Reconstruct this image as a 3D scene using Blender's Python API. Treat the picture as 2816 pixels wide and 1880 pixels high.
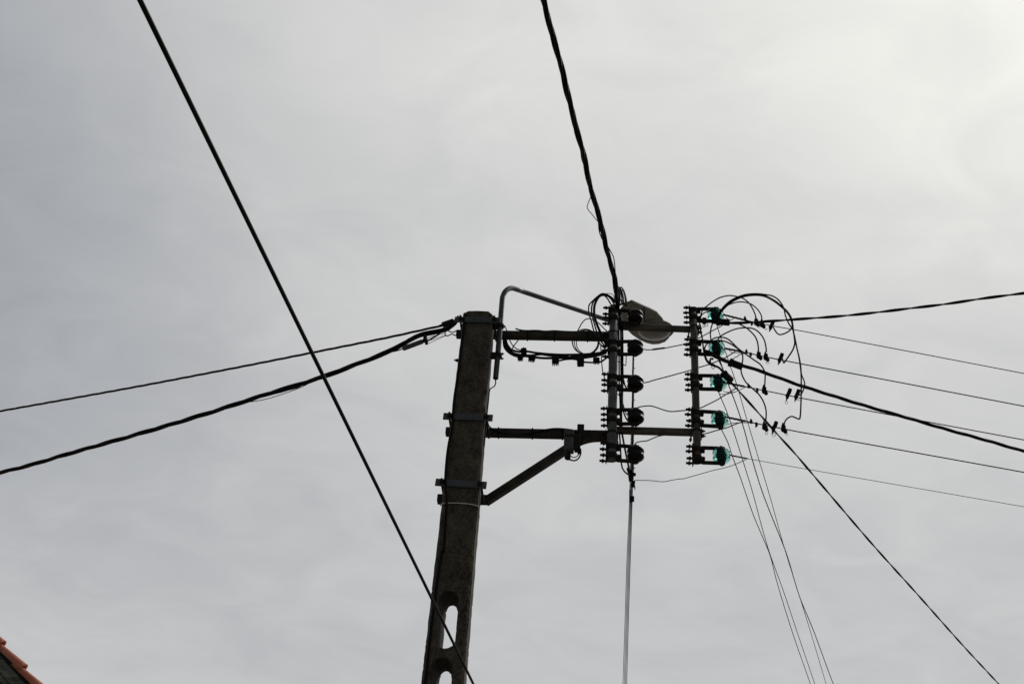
import bpy, bmesh, math, random
from mathutils import Vector, Matrix
random.seed(7)
for o in list(bpy.data.objects): bpy.data.objects.remove(o)
scene = bpy.context.scene
COL = scene.collection

# ------------------------------------------------------------------ camera
FPX = 3000.0
CAM = Vector((0, 0, 1.6))
ROLL = math.atan2(292, 3740)
PITCH = math.atan(FPX / math.hypot(292, 3740))
FWD = Vector((0, math.cos(PITCH), math.sin(PITCH)))
R0 = Vector((1, 0, 0)); U0 = Vector((0, -math.sin(PITCH), math.cos(PITCH)))
RGT = R0 * math.cos(ROLL) + U0 * math.sin(ROLL)
UPV = -R0 * math.sin(ROLL) + U0 * math.cos(ROLL)
cd = bpy.data.cameras.new("camera"); cam = bpy.data.objects.new("camera", cd); COL.objects.link(cam)
cd.sensor_width = 36; cd.lens = 36 * FPX / 2816; cd.clip_start = 0.05; cd.clip_end = 3000
cam.matrix_world = Matrix(((RGT.x, UPV.x, -FWD.x, CAM.x), (RGT.y, UPV.y, -FWD.y, CAM.y), (RGT.z, UPV.z, -FWD.z, CAM.z), (0, 0, 0, 1)))
scene.camera = cam

# ------------------------------------------------------------------ light
SUN_AZ, SUN_EL = math.radians(50), math.radians(52)
SDIR = Vector((math.sin(SUN_AZ) * math.cos(SUN_EL), math.cos(SUN_AZ) * math.cos(SUN_EL), math.sin(SUN_EL)))
sl = bpy.data.lights.new("sun", 'SUN'); sl.energy = 1.4; sl.angle = math.radians(22); sl.color = (1, .96, .9)
so = bpy.data.objects.new("sun", sl); COL.objects.link(so); so.location = (20, 20, 40)
so.rotation_euler = (-SDIR).to_track_quat('-Z', 'Y').to_euler()

world = bpy.data.worlds.new("World"); scene.world = world; world.use_nodes = True
nt = world.node_tree; nt.nodes.clear(); N = nt.nodes.new; L = nt.links.new
out = N('ShaderNodeOutputWorld'); bg = N('ShaderNodeBackground'); bg.inputs['Strength'].default_value = 0.1
L(bg.outputs[0], out.inputs['Surface'])
sky = N('ShaderNodeTexSky'); sky.sky_type = 'NISHITA'; sky.sun_disc = False
sky.sun_elevation = SUN_EL; sky.sun_rotation = SUN_AZ
tc = N('ShaderNodeTexCoord'); DIR = tc.outputs['Generated']
def wmath(op, a, b=None, c=None, clamp=False):
    n = N('ShaderNodeMath'); n.operation = op; n.use_clamp = clamp
    for i, v in enumerate((a, b, c)):
        if v is None: continue
        if isinstance(v, (int, float)): n.inputs[i].default_value = v
        else: L(v, n.inputs[i])
    return n.outputs[0]
vd = N('ShaderNodeVectorMath'); vd.operation = 'DOT_PRODUCT'; L(DIR, vd.inputs[0]); vd.inputs[1].default_value = SDIR
dot = vd.outputs['Value']
sep = N('ShaderNodeSeparateXYZ'); L(DIR, sep.inputs[0])
zc = wmath('MAXIMUM', sep.outputs['Z'], 0.0)
dc = wmath('MAXIMUM', dot, -0.2)
# brightness of the overcast: brightest round the hidden sun, dull away from it (SKYC fitted)
SKYC = (0.905, -0.521, -0.964, 1.431)
base = wmath('ADD', SKYC[0], wmath('MULTIPLY', dc, SKYC[1]))
base = wmath('ADD', base, wmath('MULTIPLY', zc, SKYC[2]))
base = wmath('ADD', base, wmath('MULTIPLY', wmath('MULTIPLY', dc, zc), SKYC[3]))
# broad bright and dull banks in the cloud: compass direction, size and strength of each
def sky_dir(px, py): return (FWD + RGT * ((px - 1408) / FPX) - UPV * ((py - 940) / FPX)).normalized()
for (px_, py_), sig, amp in (((2850, -40), 9, .167), ((1000, 350), 11, .052), ((-60, 300), 9, -.098), ((-60, 1050), 10, -.060), ((2150, 220), 9, -.032), ((1000, 1000), 11, -.015)):
    bd = N('ShaderNodeVectorMath'); bd.operation = 'DOT_PRODUCT'; L(DIR, bd.inputs[0]); bd.inputs[1].default_value = sky_dir(px_, py_)
    base = wmath('ADD', base, wmath('MULTIPLY', wmath('POWER', wmath('MAXIMUM', bd.outputs['Value'], 0.0), 1 / math.radians(sig) ** 2), amp))
base = wmath('MAXIMUM', wmath('MINIMUM', base, 0.97), 0.24)
# unseen sky behind the camera is dimmed so surfaces facing it stay dark
front = wmath('MULTIPLY_ADD', sep.outputs['Y'], 2.0, 0.35, clamp=True)
base = wmath('MULTIPLY', base, wmath('MULTIPLY_ADD', front, 0.72, 0.28))
# cloud sheet: direction projected on a flat layer, softly streaked
den = wmath('ADD', zc, 0.22)
cx = wmath('DIVIDE', sep.outputs['X'], den); cy = wmath('DIVIDE', sep.outputs['Y'], den)
cmb = N('ShaderNodeCombineXYZ'); L(cx, cmb.inputs[0]); L(cy, cmb.inputs[1])
mp = N('ShaderNodeMapping'); mp.inputs['Rotation'].default_value = (0, 0, math.radians(-28)); mp.inputs['Scale'].default_value = (0.9, 2.6, 1); L(cmb.outputs[0], mp.inputs['Vector'])
n1 = N('ShaderNodeTexNoise'); n1.inputs['Scale'].default_value = 2.2; n1.inputs['Detail'].default_value = 5; n1.inputs['Roughness'].default_value = .5; n1.inputs['Distortion'].default_value = .6; L(mp.outputs[0], n1.inputs['Vector'])
n2 = N('ShaderNodeTexNoise'); n2.inputs['Scale'].default_value = 1.5; n2.inputs['Detail'].default_value = 3; n2.inputs['Roughness'].default_value = .45; L(cmb.outputs[0], n2.inputs['Vector'])
n3 = N('ShaderNodeTexNoise'); n3.inputs['Scale'].default_value = 6.5; n3.inputs['Detail'].default_value = 6; n3.inputs['Roughness'].default_value = .58; n3.inputs['Distortion'].default_value = .9
mp2 = N('ShaderNodeMapping'); mp2.inputs['Rotation'].default_value = (0, 0, math.radians(-38)); mp2.inputs['Scale'].default_value = (1.0, 1.45, 1); mp2.inputs['Location'].default_value = (3.1, 1.7, 0); L(cmb.outputs[0], mp2.inputs['Vector']); L(mp2.outputs[0], n3.inputs['Vector'])
nn = wmath('ADD', wmath('MULTIPLY', wmath('SUBTRACT', n1.outputs['Fac'], .5), .13), wmath('MULTIPLY', wmath('SUBTRACT', n2.outputs['Fac'], .5), .24))
nn = wmath('ADD', nn, wmath('MULTIPLY', wmath('SUBTRACT', n3.outputs['Fac'], .5), .26))
lum = wmath('MULTIPLY', base, wmath('ADD', nn, 1.0))
rmp = N('ShaderNodeValToRGB'); cr = rmp.color_ramp
cr.elements[0].position = .40; cr.elements[0].color = (.955, .995, 1.055, 1)
cr.elements[1].position = .86; cr.elements[1].color = (1.01, 1.005, .955, 1)
e = cr.elements.new(.58); e.color = (.995, 1.0, 1.005, 1)
L(lum, rmp.inputs[0])
sc10 = N('ShaderNodeVectorMath'); sc10.operation = 'SCALE'; L(rmp.outputs[0], sc10.inputs[0]); L(wmath('MULTIPLY', lum, 10.0), sc10.inputs['Scale'])
mx = N('ShaderNodeMix'); mx.data_type = 'RGBA'; mx.inputs[0].default_value = .985
L(sky.outputs[0], mx.inputs[6]); L(sc10.outputs[0], mx.inputs[7]); L(mx.outputs[2], bg.inputs['Color'])
vs = scene.view_settings; vs.view_transform = 'Standard'; vs.look = 'None'; vs.exposure = 0; vs.gamma = 1; vs.use_curve_mapping = False
scene.render.engine = 'CYCLES'

# ------------------------------------------------------------------ projection helpers: photo measurements -> places in the scene
AZ = math.radians(-5.5)                                   # direction in which the steel arms point
A = Vector((math.cos(AZ), math.sin(AZ), 0)); NRM = Vector((math.sin(AZ), -math.cos(AZ), 0)); ZV = Vector((0, 0, 1))
def ray(px, py): return FWD + RGT * ((px - 1408) / FPX) - UPV * ((py - 940) / FPX)
_r = ray(1300, 920); BASE = CAM + _r * (6.2 / _r.y)       # a point of the vertical plane that holds the arms
def F(px, py, d=0.0):
    """point of the arms' plane (moved d metres towards the viewer's side) for a measured photo point"""
    r = ray(px, py); k = ((BASE + NRM * d - CAM) @ NRM if False else (BASE + NRM * d - CAM).dot(NRM)) / r.dot(NRM)
    return CAM + r * k
def K(px, py, k): return CAM + ray(px, py) * k
def depth(P): return (P - CAM).dot(FWD)
PXM = 8.0 / FPX
def lerp(a, b, t): return a + (b - a) * t
def away(pts, k0, k1):
    """points of a straight run that starts k0 deep and ends k1 deep"""
    a = Vector(pts[0]); b = Vector(pts[-1]); u = (b - a); n2 = u.dot(u); res = []
    for p in pts:
        t = (Vector(p) - a).dot(u) / n2
        res.append(K(p[0], p[1], 1.0 / lerp(1.0 / k0, 1.0 / k1, t)))
    return res
def zdepth(px, py, z): return (z - CAM.z) / ray(px, py).z

# ------------------------------------------------------------------ mesh helpers
class MB:
    def __init__(s): s.v = []; s.f = []; s.sm = []
    def add(s, vs, fs, smooth=False):
        o = len(s.v); s.v += [Vector(v) for v in vs]; s.f += [tuple(i + o for i in f) for f in fs]; s.sm += [smooth] * len(fs)
    def tube(s, pts, r, n=8, cap=True, up=None):
        pts = [Vector(p) for p in pts]; m = len(pts); rs = r if isinstance(r, (list, tuple)) else [r] * m
        T = [(pts[min(i + 1, m - 1)] - pts[max(i - 1, 0)]).normalized() for i in range(m)]
        u = up or (Vector((0, 0, 1)) if abs(T[0].z) < .9 else Vector((1, 0, 0)))
        u = (u - T[0] * u.dot(T[0])).normalized(); vs = []; fs = []
        for i in range(m):
            u = u - T[i] * u.dot(T[i])
            u = u.normalized() if u.length > 1e-9 else T[i].orthogonal().normalized()
            w = T[i].cross(u)
            for k in range(n):
                a = 2 * math.pi * k / n; vs.append(pts[i] + (u * math.cos(a) + w * math.sin(a)) * rs[i])
        for i in range(m - 1):
            for k in range(n):
                k2 = (k + 1) % n; fs.append((i * n + k, i * n + k2, (i + 1) * n + k2, (i + 1) * n + k))
        s.add(vs, fs, True)
        if cap:
            s.add(vs[:n], [tuple(range(n))[::-1]]); s.add(vs[-n:], [tuple(range(n))])
    def box(s, c, ax, ay, az, hx, hy, hz, bev=0.0):
        """box round c with half sizes along the given axes, its twelve edges chamfered by bev"""
        c = Vector(c); ax = Vector(ax).normalized(); ay = Vector(ay).normalized(); az = Vector(az).normalized()
        bm = bmesh.new(); bmesh.ops.create_cube(bm, size=2)
        for v in bm.verts: v.co = Vector((v.co.x * hx, v.co.y * hy, v.co.z * hz))
        if bev > 0: bmesh.ops.bevel(bm, geom=bm.edges[:], offset=min(bev, hx * .9, hy * .9, hz * .9), segments=1, affect='EDGES')
        bm.verts.index_update()
        s.add([c + ax * v.co.x + ay * v.co.y + az * v.co.z for v in bm.verts], [tuple(v.index for v in f.verts) for f in bm.faces]); bm.free()
    def beam(s, p, q, hw, hh, up=ZV, bev=.003):
        p = Vector(p); q = Vector(q); t = (q - p).normalized(); u = (up - t * up.dot(t)).normalized(); w = t.cross(u)
        s.box((p + q) / 2, t, w, u, (q - p).length / 2, hw, hh, bev)
    def lathe(s, c, axis, prof, n=28):
        c = Vector(c); axis = Vector(axis).normalized(); u = axis.orthogonal().normalized(); w = axis.cross(u); vs = []; fs = []; m = len(prof)
        for r, h in prof:
            for k in range(n):
                a = 2 * math.pi * k / n; vs.append(c + axis * h + (u * math.cos(a) + w * math.sin(a)) * r)
        for i in range(m - 1):
            for k in range(n):
                k2 = (k + 1) % n; fs.append((i * n + k, i * n + k2, (i + 1) * n + k2, (i + 1) * n + k))
        s.add(vs, fs, True); s.add(vs[:n], [tuple(range(n))[::-1]]); s.add(vs[-n:], [tuple(range(n))])
    def torus(s, c, nrm, R, r, n=20, m=6, sx=1.0, up=None):
        nrm = Vector(nrm).normalized(); u = (up - nrm * up.dot(nrm)).normalized() if up else nrm.orthogonal().normalized(); w = nrm.cross(u)
        pts = [Vector(c) + u * (R * math.cos(2 * math.pi * i / n)) + w * (R * sx * math.sin(2 * math.pi * i / n)) for i in range(n + 1)]
        s.tube(pts, r, m, False)
    def hexnut(s, c, axis, r, h):
        s.lathe(c, axis, [(r * .6, -h / 2), (r, -h / 2), (r, h / 2), (r * .6, h / 2)], 6)
        for i in range(len(s.sm) - 20, len(s.sm)): s.sm[i] = False
    def strip(s, pts, wdir, hw, ht):
        """flat bar bent along pts: width along wdir"""
        pts = [Vector(p) for p in pts]; m = len(pts); vs = []; fs = []
        for i in range(m):
            t = (pts[min(i + 1, m - 1)] - pts[max(i - 1, 0)]).normalized(); w = Vector(wdir).normalized(); nn_ = t.cross(w).normalized()
            vs += [pts[i] + w * hw + nn_ * ht, pts[i] - w * hw + nn_ * ht, pts[i] - w * hw - nn_ * ht, pts[i] + w * hw - nn_ * ht]
        for i in range(m - 1):
            for k in range(4): fs.append((i * 4 + k, i * 4 + (k + 1) % 4, i * 4 + 4 + (k + 1) % 4, i * 4 + 4 + k))
        fs += [(3, 2, 1, 0), (m * 4 - 4, m * 4 - 3, m * 4 - 2, m * 4 - 1)]
        s.add(vs, fs)
def smooth(pts, sub=6):
    pts = [Vector(p) for p in pts]
    if len(pts) < 3: return pts
    P = [pts[0] * 2 - pts[1]] + pts + [pts[-1] * 2 - pts[-2]]; res = []
    for i in range(1, len(P) - 2):
        a, b, c, d = P[i - 1:i + 3]
        for j in range(sub):
            t = j / sub
            res.append(.5 * ((2 * b) + (c - a) * t + (2 * a - 5 * b + 4 * c - d) * t * t + (3 * b - a - 3 * c + d) * t ** 3))
    res.append(pts[-1]); return res
def resample(pts, step):
    L_ = [0]
    for a, b in zip(pts, pts[1:]): L_.append(L_[-1] + (b - a).length)
    n = max(2, int(L_[-1] / step)); res = []; j = 0
    for i in range(n + 1):
        d = L_[-1] * i / n
        while j < len(L_) - 2 and L_[j + 1] < d: j += 1
        res.append(pts[j].lerp(pts[j + 1], (d - L_[j]) / max(1e-9, L_[j + 1] - L_[j])))
    return res, L_[-1]
def twist(mb, path, strands, pitch, n=7, loose=0.0, phase=0.0):
    """strands = [(angle, helix radius, strand radius)] wound round the path"""
    pts, tot = resample(path, pitch / 14); m = len(pts); rnd = random.Random(int(pitch * 1e4) + len(pts))
    for si, (ang, hr, sr) in enumerate(strands):
        u = None; res = []; ph = [rnd.uniform(0, 6) for _ in range(3)]
        for i, p in enumerate(pts):
            t = (pts[min(i + 1, m - 1)] - pts[max(i - 1, 0)]).normalized()
            if u is None: u = t.orthogonal()
            u = (u - t * u.dot(t)).normalized(); w = t.cross(u)
            s_ = tot * i / (m - 1); wob = loose * (math.sin(s_ * 2.1 + ph[0]) + .6 * math.sin(s_ * 4.7 + ph[1]))
            a = ang + phase + 2 * math.pi * s_ / pitch + wob * 25
            res.append(p + (u * math.cos(a) + w * math.sin(a)) * (hr + abs(wob)))
        mb.tube(res, sr, n)

def wloc(o):
    v = Vector((0, 0, 0))
    while o: v = v + o.location; o = o.parent
    return v
def obj(name, mb, mat, parent=None, local=False):
    me = bpy.data.meshes.new(name)
    if parent is None and not local:
        c = Vector((0, 0, 0))
        for v in mb.v: c += v
        c /= max(1, len(mb.v))
    else: c = Vector((0, 0, 0)) if local else wloc(parent)
    me.from_pydata([tuple(v - c) for v in mb.v], [], mb.f); me.validate(clean_customdata=False)
    if len(me.polygons) == len(mb.sm): me.polygons.foreach_set('use_smooth', mb.sm)
    me.materials.append(mat); me.update()
    o = bpy.data.objects.new(name, me); COL.objects.link(o)
    if parent is None: o.location = c
    else: o.parent = parent
    return o
def tag(o, label, cat, group=None):
    o['label'] = label; o['category'] = cat
    if group: o['group'] = group
    return o
def thing(name, label, cat, loc, group=None, rz=0.0):
    o = bpy.data.objects.new(name, None); COL.objects.link(o); o.empty_display_size = .1
    o.location = loc; o.rotation_euler = (0, 0, rz); return tag(o, label, cat, group)
def copy_tree(o, parent=None):
    c = o.copy(); COL.objects.link(c); c.parent = parent
    for ch in o.children: copy_tree(ch, c)
    return c

# ------------------------------------------------------------------ materials
def mat(name, cols, scale=30, rough=.7, metal=0.0, bump=0.0, bscale=None, detail=6, stretch=None, spec=.4):
    m = bpy.data.materials.new(name); m.use_nodes = True; t = m.node_tree; b = t.nodes['Principled BSDF']
    b.inputs['Roughness'].default_value = rough; b.inputs['Metallic'].default_value = metal; b.inputs['Specular IOR Level'].default_value = spec
    c = t.nodes.new('ShaderNodeTexCoord'); n = t.nodes.new('ShaderNodeTexNoise'); r = t.nodes.new('ShaderNodeValToRGB'); g = t.nodes.new('ShaderNodeMapping')
    if stretch: g.inputs['Scale'].default_value = stretch
    t.links.new(c.outputs['Object'], g.inputs[0]); t.links.new(g.outputs[0], n.inputs['Vector'])
    n.inputs['Scale'].default_value = scale; n.inputs['Detail'].default_value = detail; n.inputs['Roughness'].default_value = .65
    t.links.new(n.outputs['Fac'], r.inputs[0]); t.links.new(r.outputs[0], b.inputs['Base Color'])
    el = r.color_ramp.elements
    for i, (p, col) in enumerate(cols):
        e_ = el[i] if i < 2 else el.new(p)
        e_.position = p; e_.color = (*col, 1)
    if bump:
        n2_ = t.nodes.new('ShaderNodeTexNoise'); n2_.inputs['Scale'].default_value = bscale or scale * 3; n2_.inputs['Detail'].default_value = 5
        t.links.new(g.outputs[0], n2_.inputs['Vector'])
        bp = t.nodes.new('ShaderNodeBump'); bp.inputs['Strength'].default_value = bump; bp.inputs['Distance'].default_value = .01
        t.links.new(n2_.outputs['Fac'], bp.inputs['Height']); t.links.new(bp.outputs[0], b.inputs['Normal'])
    return m
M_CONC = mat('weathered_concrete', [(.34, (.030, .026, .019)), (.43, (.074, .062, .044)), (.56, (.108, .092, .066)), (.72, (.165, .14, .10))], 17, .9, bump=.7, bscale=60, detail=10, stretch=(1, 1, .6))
def speckle(m, scale, lo, hi, dark):
    t = m.node_tree; b = t.nodes['Principled BSDF']; src = b.inputs['Base Color'].links[0].from_socket
    c = next(n for n in t.nodes if n.type == 'TEX_COORD'); n = t.nodes.new('ShaderNodeTexNoise'); n.inputs['Scale'].default_value = scale; n.inputs['Detail'].default_value = 4; n.inputs['Roughness'].default_value = .7
    n2 = t.nodes.new('ShaderNodeTexNoise'); n2.inputs['Scale'].default_value = 4; n2.inputs['Detail'].default_value = 2
    t.links.new(c.outputs['Object'], n.inputs['Vector']); t.links.new(c.outputs['Object'], n2.inputs['Vector'])
    ad = t.nodes.new('ShaderNodeMath'); ad.operation = 'MULTIPLY_ADD'; ad.inputs[1].default_value = .45; t.links.new(n2.outputs['Fac'], ad.inputs[0]); t.links.new(n.outputs['Fac'], ad.inputs[2])
    r = t.nodes.new('ShaderNodeMapRange'); r.inputs['From Min'].default_value = lo; r.inputs['From Max'].default_value = hi; r.inputs['To Min'].default_value = 1; r.inputs['To Max'].default_value = dark; t.links.new(ad.outputs[0], r.inputs['Value'])
    mx_ = t.nodes.new('ShaderNodeVectorMath'); mx_.operation = 'SCALE'; t.links.new(src, mx_.inputs[0]); t.links.new(r.outputs[0], mx_.inputs['Scale']); t.links.new(mx_.outputs[0], b.inputs['Base Color'])
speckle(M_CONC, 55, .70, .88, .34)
M_ARM = mat('grimy_steel', [(.3, (.014, .013, .009)), (.5, (.033, .030, .022)), (.60, (.050, .046, .034)), (.68, (.075, .032, .015))], 9, .75, bump=.25, detail=8, spec=.25)
M_THIN = mat('stained_steel', [(.3, (.040, .038, .029)), (.5, (.080, .076, .060)), (.58, (.11, .105, .086)), (.66, (.12, .045, .018))], 7, .7, bump=.2, detail=8, spec=.3)
M_GALV = mat('galvanised_steel', [(.3, (.07, .078, .078)), (.55, (.115, .126, .126)), (.8, (.16, .172, .17))], 18, .65, .1, bump=.12)
M_PIPE = mat('lamp_pipe_zinc', [(.3, (.045, .051, .056)), (.6, (.07, .079, .085)), (.8, (.10, .11, .116))], 14, .5, .1, bump=.08)
M_IRON = mat('dark_iron', [(.35, (.012, .011, .008)), (.6, (.026, .023, .017)), (.75, (.05, .026, .013))], 40, .8, .0, bump=.2, spec=.25)
M_BAR = mat('grey_clamp_steel', [(.3, (.055, .062, .072)), (.6, (.085, .095, .106)), (.78, (.105, .108, .108))], 16, .6, .1, bump=.15)
M_RUST = mat('rusted_nut', [(.35, (.018, .012, .008)), (.6, (.042, .022, .012)), (.8, (.03, .022, .016))], 60, .9)
M_BLACK = mat('black_insulation', [(.3, (.006, .0065, .007)), (.7, (.013, .013, .012))], 40, .6, spec=.12)
M_BARE = mat('oxidised_conductor', [(.3, (.014, .0145, .013)), (.7, (.03, .031, .028))], 60, .8, 0, spec=.15)
M_GRIP = mat('grip_wire', [(.3, (.03, .034, .034)), (.7, (.055, .06, .058))], 80, .7, 0)
M_CERA = mat('brown_glaze', [(.3, (.007, .005, .004)), (.7, (.012, .008, .006))], 8, .28, spec=.16)
M_LAMP = mat('lamp_housing_grey', [(.3, (.15, .152, .14)), (.5, (.25, .252, .235)), (.75, (.34, .342, .32))], 7, .6, bump=.1, detail=8, stretch=(1, 1, 1))
M_BOX = mat('weathered_box', [(.3, (.045, .048, .044)), (.55, (.085, .088, .08)), (.8, (.13, .13, .12))], 14, .8, bump=.3, detail=8)
M_WHITE = mat('white_wire', [(.3, (.55, .55, .53)), (.7, (.72, .72, .70))], 30, .6)
M_TILE = mat('terracotta', [(.3, (.47, .14, .085)), (.5, (.58, .195, .12)), (.75, (.64, .26, .17))], 9, .75, bump=.2, bscale=80, detail=8)
M_BOARD = mat('weathered_board', [(.3, (.03, .033, .026)), (.5, (.13, .14, .115)), (.62, (.25, .26, .22)), (.75, (.10, .10, .08))], 16, .9, bump=.6, stretch=(.15, 1.2, 3), detail=8)
M_SLATE = mat('dark_slate', [(.3, (.022, .026, .030)), (.7, (.045, .052, .056))], 6, .7, bump=.2)
M_GROUND = mat('ground_gravel', [(.3, (.09, .085, .075)), (.55, (.15, .14, .12)), (.75, (.20, .185, .16))], .8, .95, bump=.3, bscale=8)
def glass_mat(name, base, absorb, dens, rough=.02):
    m = bpy.data.materials.new(name); m.use_nodes = True; t = m.node_tree; b = t.nodes['Principled BSDF']
    b.inputs['Base Color'].default_value = (*base, 1); b.inputs['Transmission Weight'].default_value = 1; b.inputs['Roughness'].default_value = rough; b.inputs['IOR'].default_value = 1.13
    n = t.nodes.new('ShaderNodeTexNoise'); n.inputs['Scale'].default_value = 35; bp = t.nodes.new('ShaderNodeBump'); bp.inputs['Strength'].default_value = .004
    t.links.new(n.outputs['Fac'], bp.inputs['Height']); t.links.new(bp.outputs[0], b.inputs['Normal'])
    v = t.nodes.new('ShaderNodeVolumeAbsorption'); v.inputs['Color'].default_value = (*absorb, 1); v.inputs['Density'].default_value = dens
    t.links.new(v.outputs[0], t.nodes['Material Output'].inputs['Volume']); return m
M_GLASS = glass_mat('green_glass', (.60, .80, .775), (.26, .70, .64), 19)
M_CORE = mat('dark_green_sleeve', [(.3, (.006, .02, .017)), (.7, (.014, .038, .032))], 40, .6)  # dark green sleeve added inside the glass to make its middle darker
M_LENS = mat('lamp_bowl_plastic', [(.3, (.19, .18, .155)), (.7, (.29, .275, .245))], 6, .35, spec=.5)

# ------------------------------------------------------------------ ground
g = MB(); S_ = 900; nseg = 30
gv = [(-S_ + 2 * S_ * i / nseg, -S_ + 2 * S_ * j / nseg, 0) for j in range(nseg + 1) for i in range(nseg + 1)]
g.add(gv, [(j * (nseg + 1) + i, j * (nseg + 1) + i + 1, (j + 1) * (nseg + 1) + i + 1, (j + 1) * (nseg + 1) + i) for j in range(nseg) for i in range(nseg)])
gr = obj('ground', g, M_GROUND); gr['kind'] = 'structure'; gr['label'] = 'pale gravelly ground under the pole'

# ------------------------------------------------------------------ house corner
HQ = math.radians(2)
HX = Vector((math.cos(HQ), math.sin(HQ), 0)); HY = Vector((-math.sin(HQ), math.cos(HQ), 0))
_r = ray(0, 1752); HO = CAM + _r * (9.0 / _r.y)
_r = ray(117, 1880); HB = CAM + _r * ((HO - CAM).dot(HY) / _r.dot(HY))
_d = HB - HO; PHI = math.atan2(-_d.z, _d.dot(HX))
SD = (HX * math.cos(PHI) - ZV * math.sin(PHI)).normalized(); SN = (HX * math.sin(PHI) + ZV * math.cos(PHI)).normalized()   # down the slope / roof normal
def H(s, y, n): return HO + SD * s + HY * y + SN * (n - .045)
house = thing('house', 'dark slate clad house gable with red roof tiles along its edge', 'house', (HO.x, HO.y, 0))
S0, S1 = -3.4, 1.5                                         # ridge and eave along the slope
ridge = H(S0, 0, 0); eave = H(S1, 0, 0)
wz = .17                                                   # wall top below the roof line
mb = MB(); zr = (ridge.z - wz / math.cos(PHI)); 
def HP(x, y, z): return HO + HX * x + HY * y + ZV * (z - HO.z)
xr = (ridge - HO).dot(HX); xe = (eave - HO).dot(HX); W2_ = xe - .45 - xr; ze = zr - W2_ * math.tan(PHI); YF, YB = .16, 9.0
prof = [(xr - W2_, 0), (xr + W2_, 0), (xr + W2_, ze), (xr, zr), (xr - W2_, ze)]
vv = [HP(x, YF, z) for x, z in prof] + [HP(x, YB, z) for x, z in prof]
mb.add(vv, [(0, 1, 2, 3, 4), (9, 8, 7, 6, 5)] + [(i, i + 5, (i + 1) % 5 + 5, (i + 1) % 5) for i in range(5)])
wall = obj('wall', mb, M_SLATE, house)
mb = MB()                                                   # slates hung on the gable, each row a little proud of the one below
zz = zr - .18; row = 0
while zz > 2.4:
    half = min(W2_, (zr - zz) / math.tan(PHI)) - .03; x = -half + (row % 2) * .12
    while x < half - .05:
        x2 = min(x + .235, half)
        tilt = .012
        mb.add([HP(xr + x, YF - .004, zz + .16), HP(xr + x2, YF - .004, zz + .16), HP(xr + x2, YF - .004 - tilt, zz - .012), HP(xr + x, YF - .004 - tilt, zz - .012),
                HP(xr + x, YF - .001, zz - .012), HP(xr + x2, YF - .001, zz - .012)], [(3, 2, 1, 0), (4, 5, 2, 3)])
        x += .24
    zz -= .16; row += 1
obj('slate_cladding', mb, M_SLATE, house)
mb = MB()
for sgn in (1, -1):
    def HS(s, y, n, sgn=sgn):
        p = H(s, y, n)
        if sgn < 0: p = p - HX * (2 * ((p - HO).dot(HX) - xr))
        return p
    ns = 17; ys = [.15 + i * .04 for i in range(230)]
    top = []
    for i in range(ns):
        s_a = S0 + i * .29; s_b = s_a + .30
        for j, y in enumerate(ys):
            hgt = .024 * (max(0, math.sin(2 * math.pi * (y - .15) / .24)) ** .8) + .006
            top.append((HS(s_a, y, hgt - .040), HS(s_b, y, hgt - .018)))
    vs_ = [p for t2 in top for p in t2]; fs_ = []
    for i in range(ns):
        for j in range(len(ys) - 1):
            a0 = (i * len(ys) + j) * 2; b0 = a0 + 2
            fs_.append((a0, a0 + 1, b0 + 1, b0))
    mb.add(vs_, fs_, True)
roof = obj('roof', mb, M_TILE, house)
# verge tiles: tapered half rolls with a flat outer flap, each lapping over the next below
def verge_tile(s_a):
    m_ = MB(); Lg = .385; rings = []; th = .016
    for fr, sc, lift in ((0, .46, -.005), (1, 1.0, .013)):
        ring = []
        R_ = .050 * sc
        outl = [(-.010, -.024)] + [(.038 - R_ * math.cos(a), -.002 + R_ * 1.05 * math.sin(a)) for a in [math.pi * k / 12 for k in range(13)]]
        inl = [(-.010 + th * .6, -.024)] + [(.038 - (R_ - th * sc) * math.cos(a), -.002 + (R_ - th * sc) * 1.05 * math.sin(a)) for a in [math.pi * k / 12 for k in range(13)]]
        ring = [H(s_a + Lg * fr, y, n + lift) for y, n in outl] + [H(s_a + Lg * fr, y, n + lift) for y, n in reversed(inl)]
        rings.append(ring)
    n = len(rings[0])
    m_.add(rings[0] + rings[1], [(k, (k + 1) % n, n + (k + 1) % n, n + k) for k in range(n)], True)
    h = n // 2
    for o_ in (0, n):
        m_.add(rings[0] + rings[1], [(o_ + k, o_ + k + 1, o_ + n - 2 - k, o_ + n - 1 - k) for k in range(h - 1)])
    return m_
TG = .305
for k in range(-9, 5):
    obj('verge_tile', verge_tile(-.31 + k * TG - .03), M_TILE, roof)
mb = MB()
for n_, y_, hy, hn in ((-.078, .045, .012, .050), (-.060, .029, .008, .018), (-.150, .060, .012, .018)):
    mb.box(H((S0 + S1) / 2, y_, n_), SD, HY, SN, (S1 - S0) / 2, hy, hn, .003)
obj('bargeboard', mb, M_BOARD, house)
mb = MB(); mb.box(H((S0 + S1) / 2, .075, -.024), SD, HY, SN, (S1 - S0) / 2, .07, .020, .002)
obj('shade_batten', mb, M_IRON, house)  # near-black strip under the tiles, paints in the shadow gap there

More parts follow.
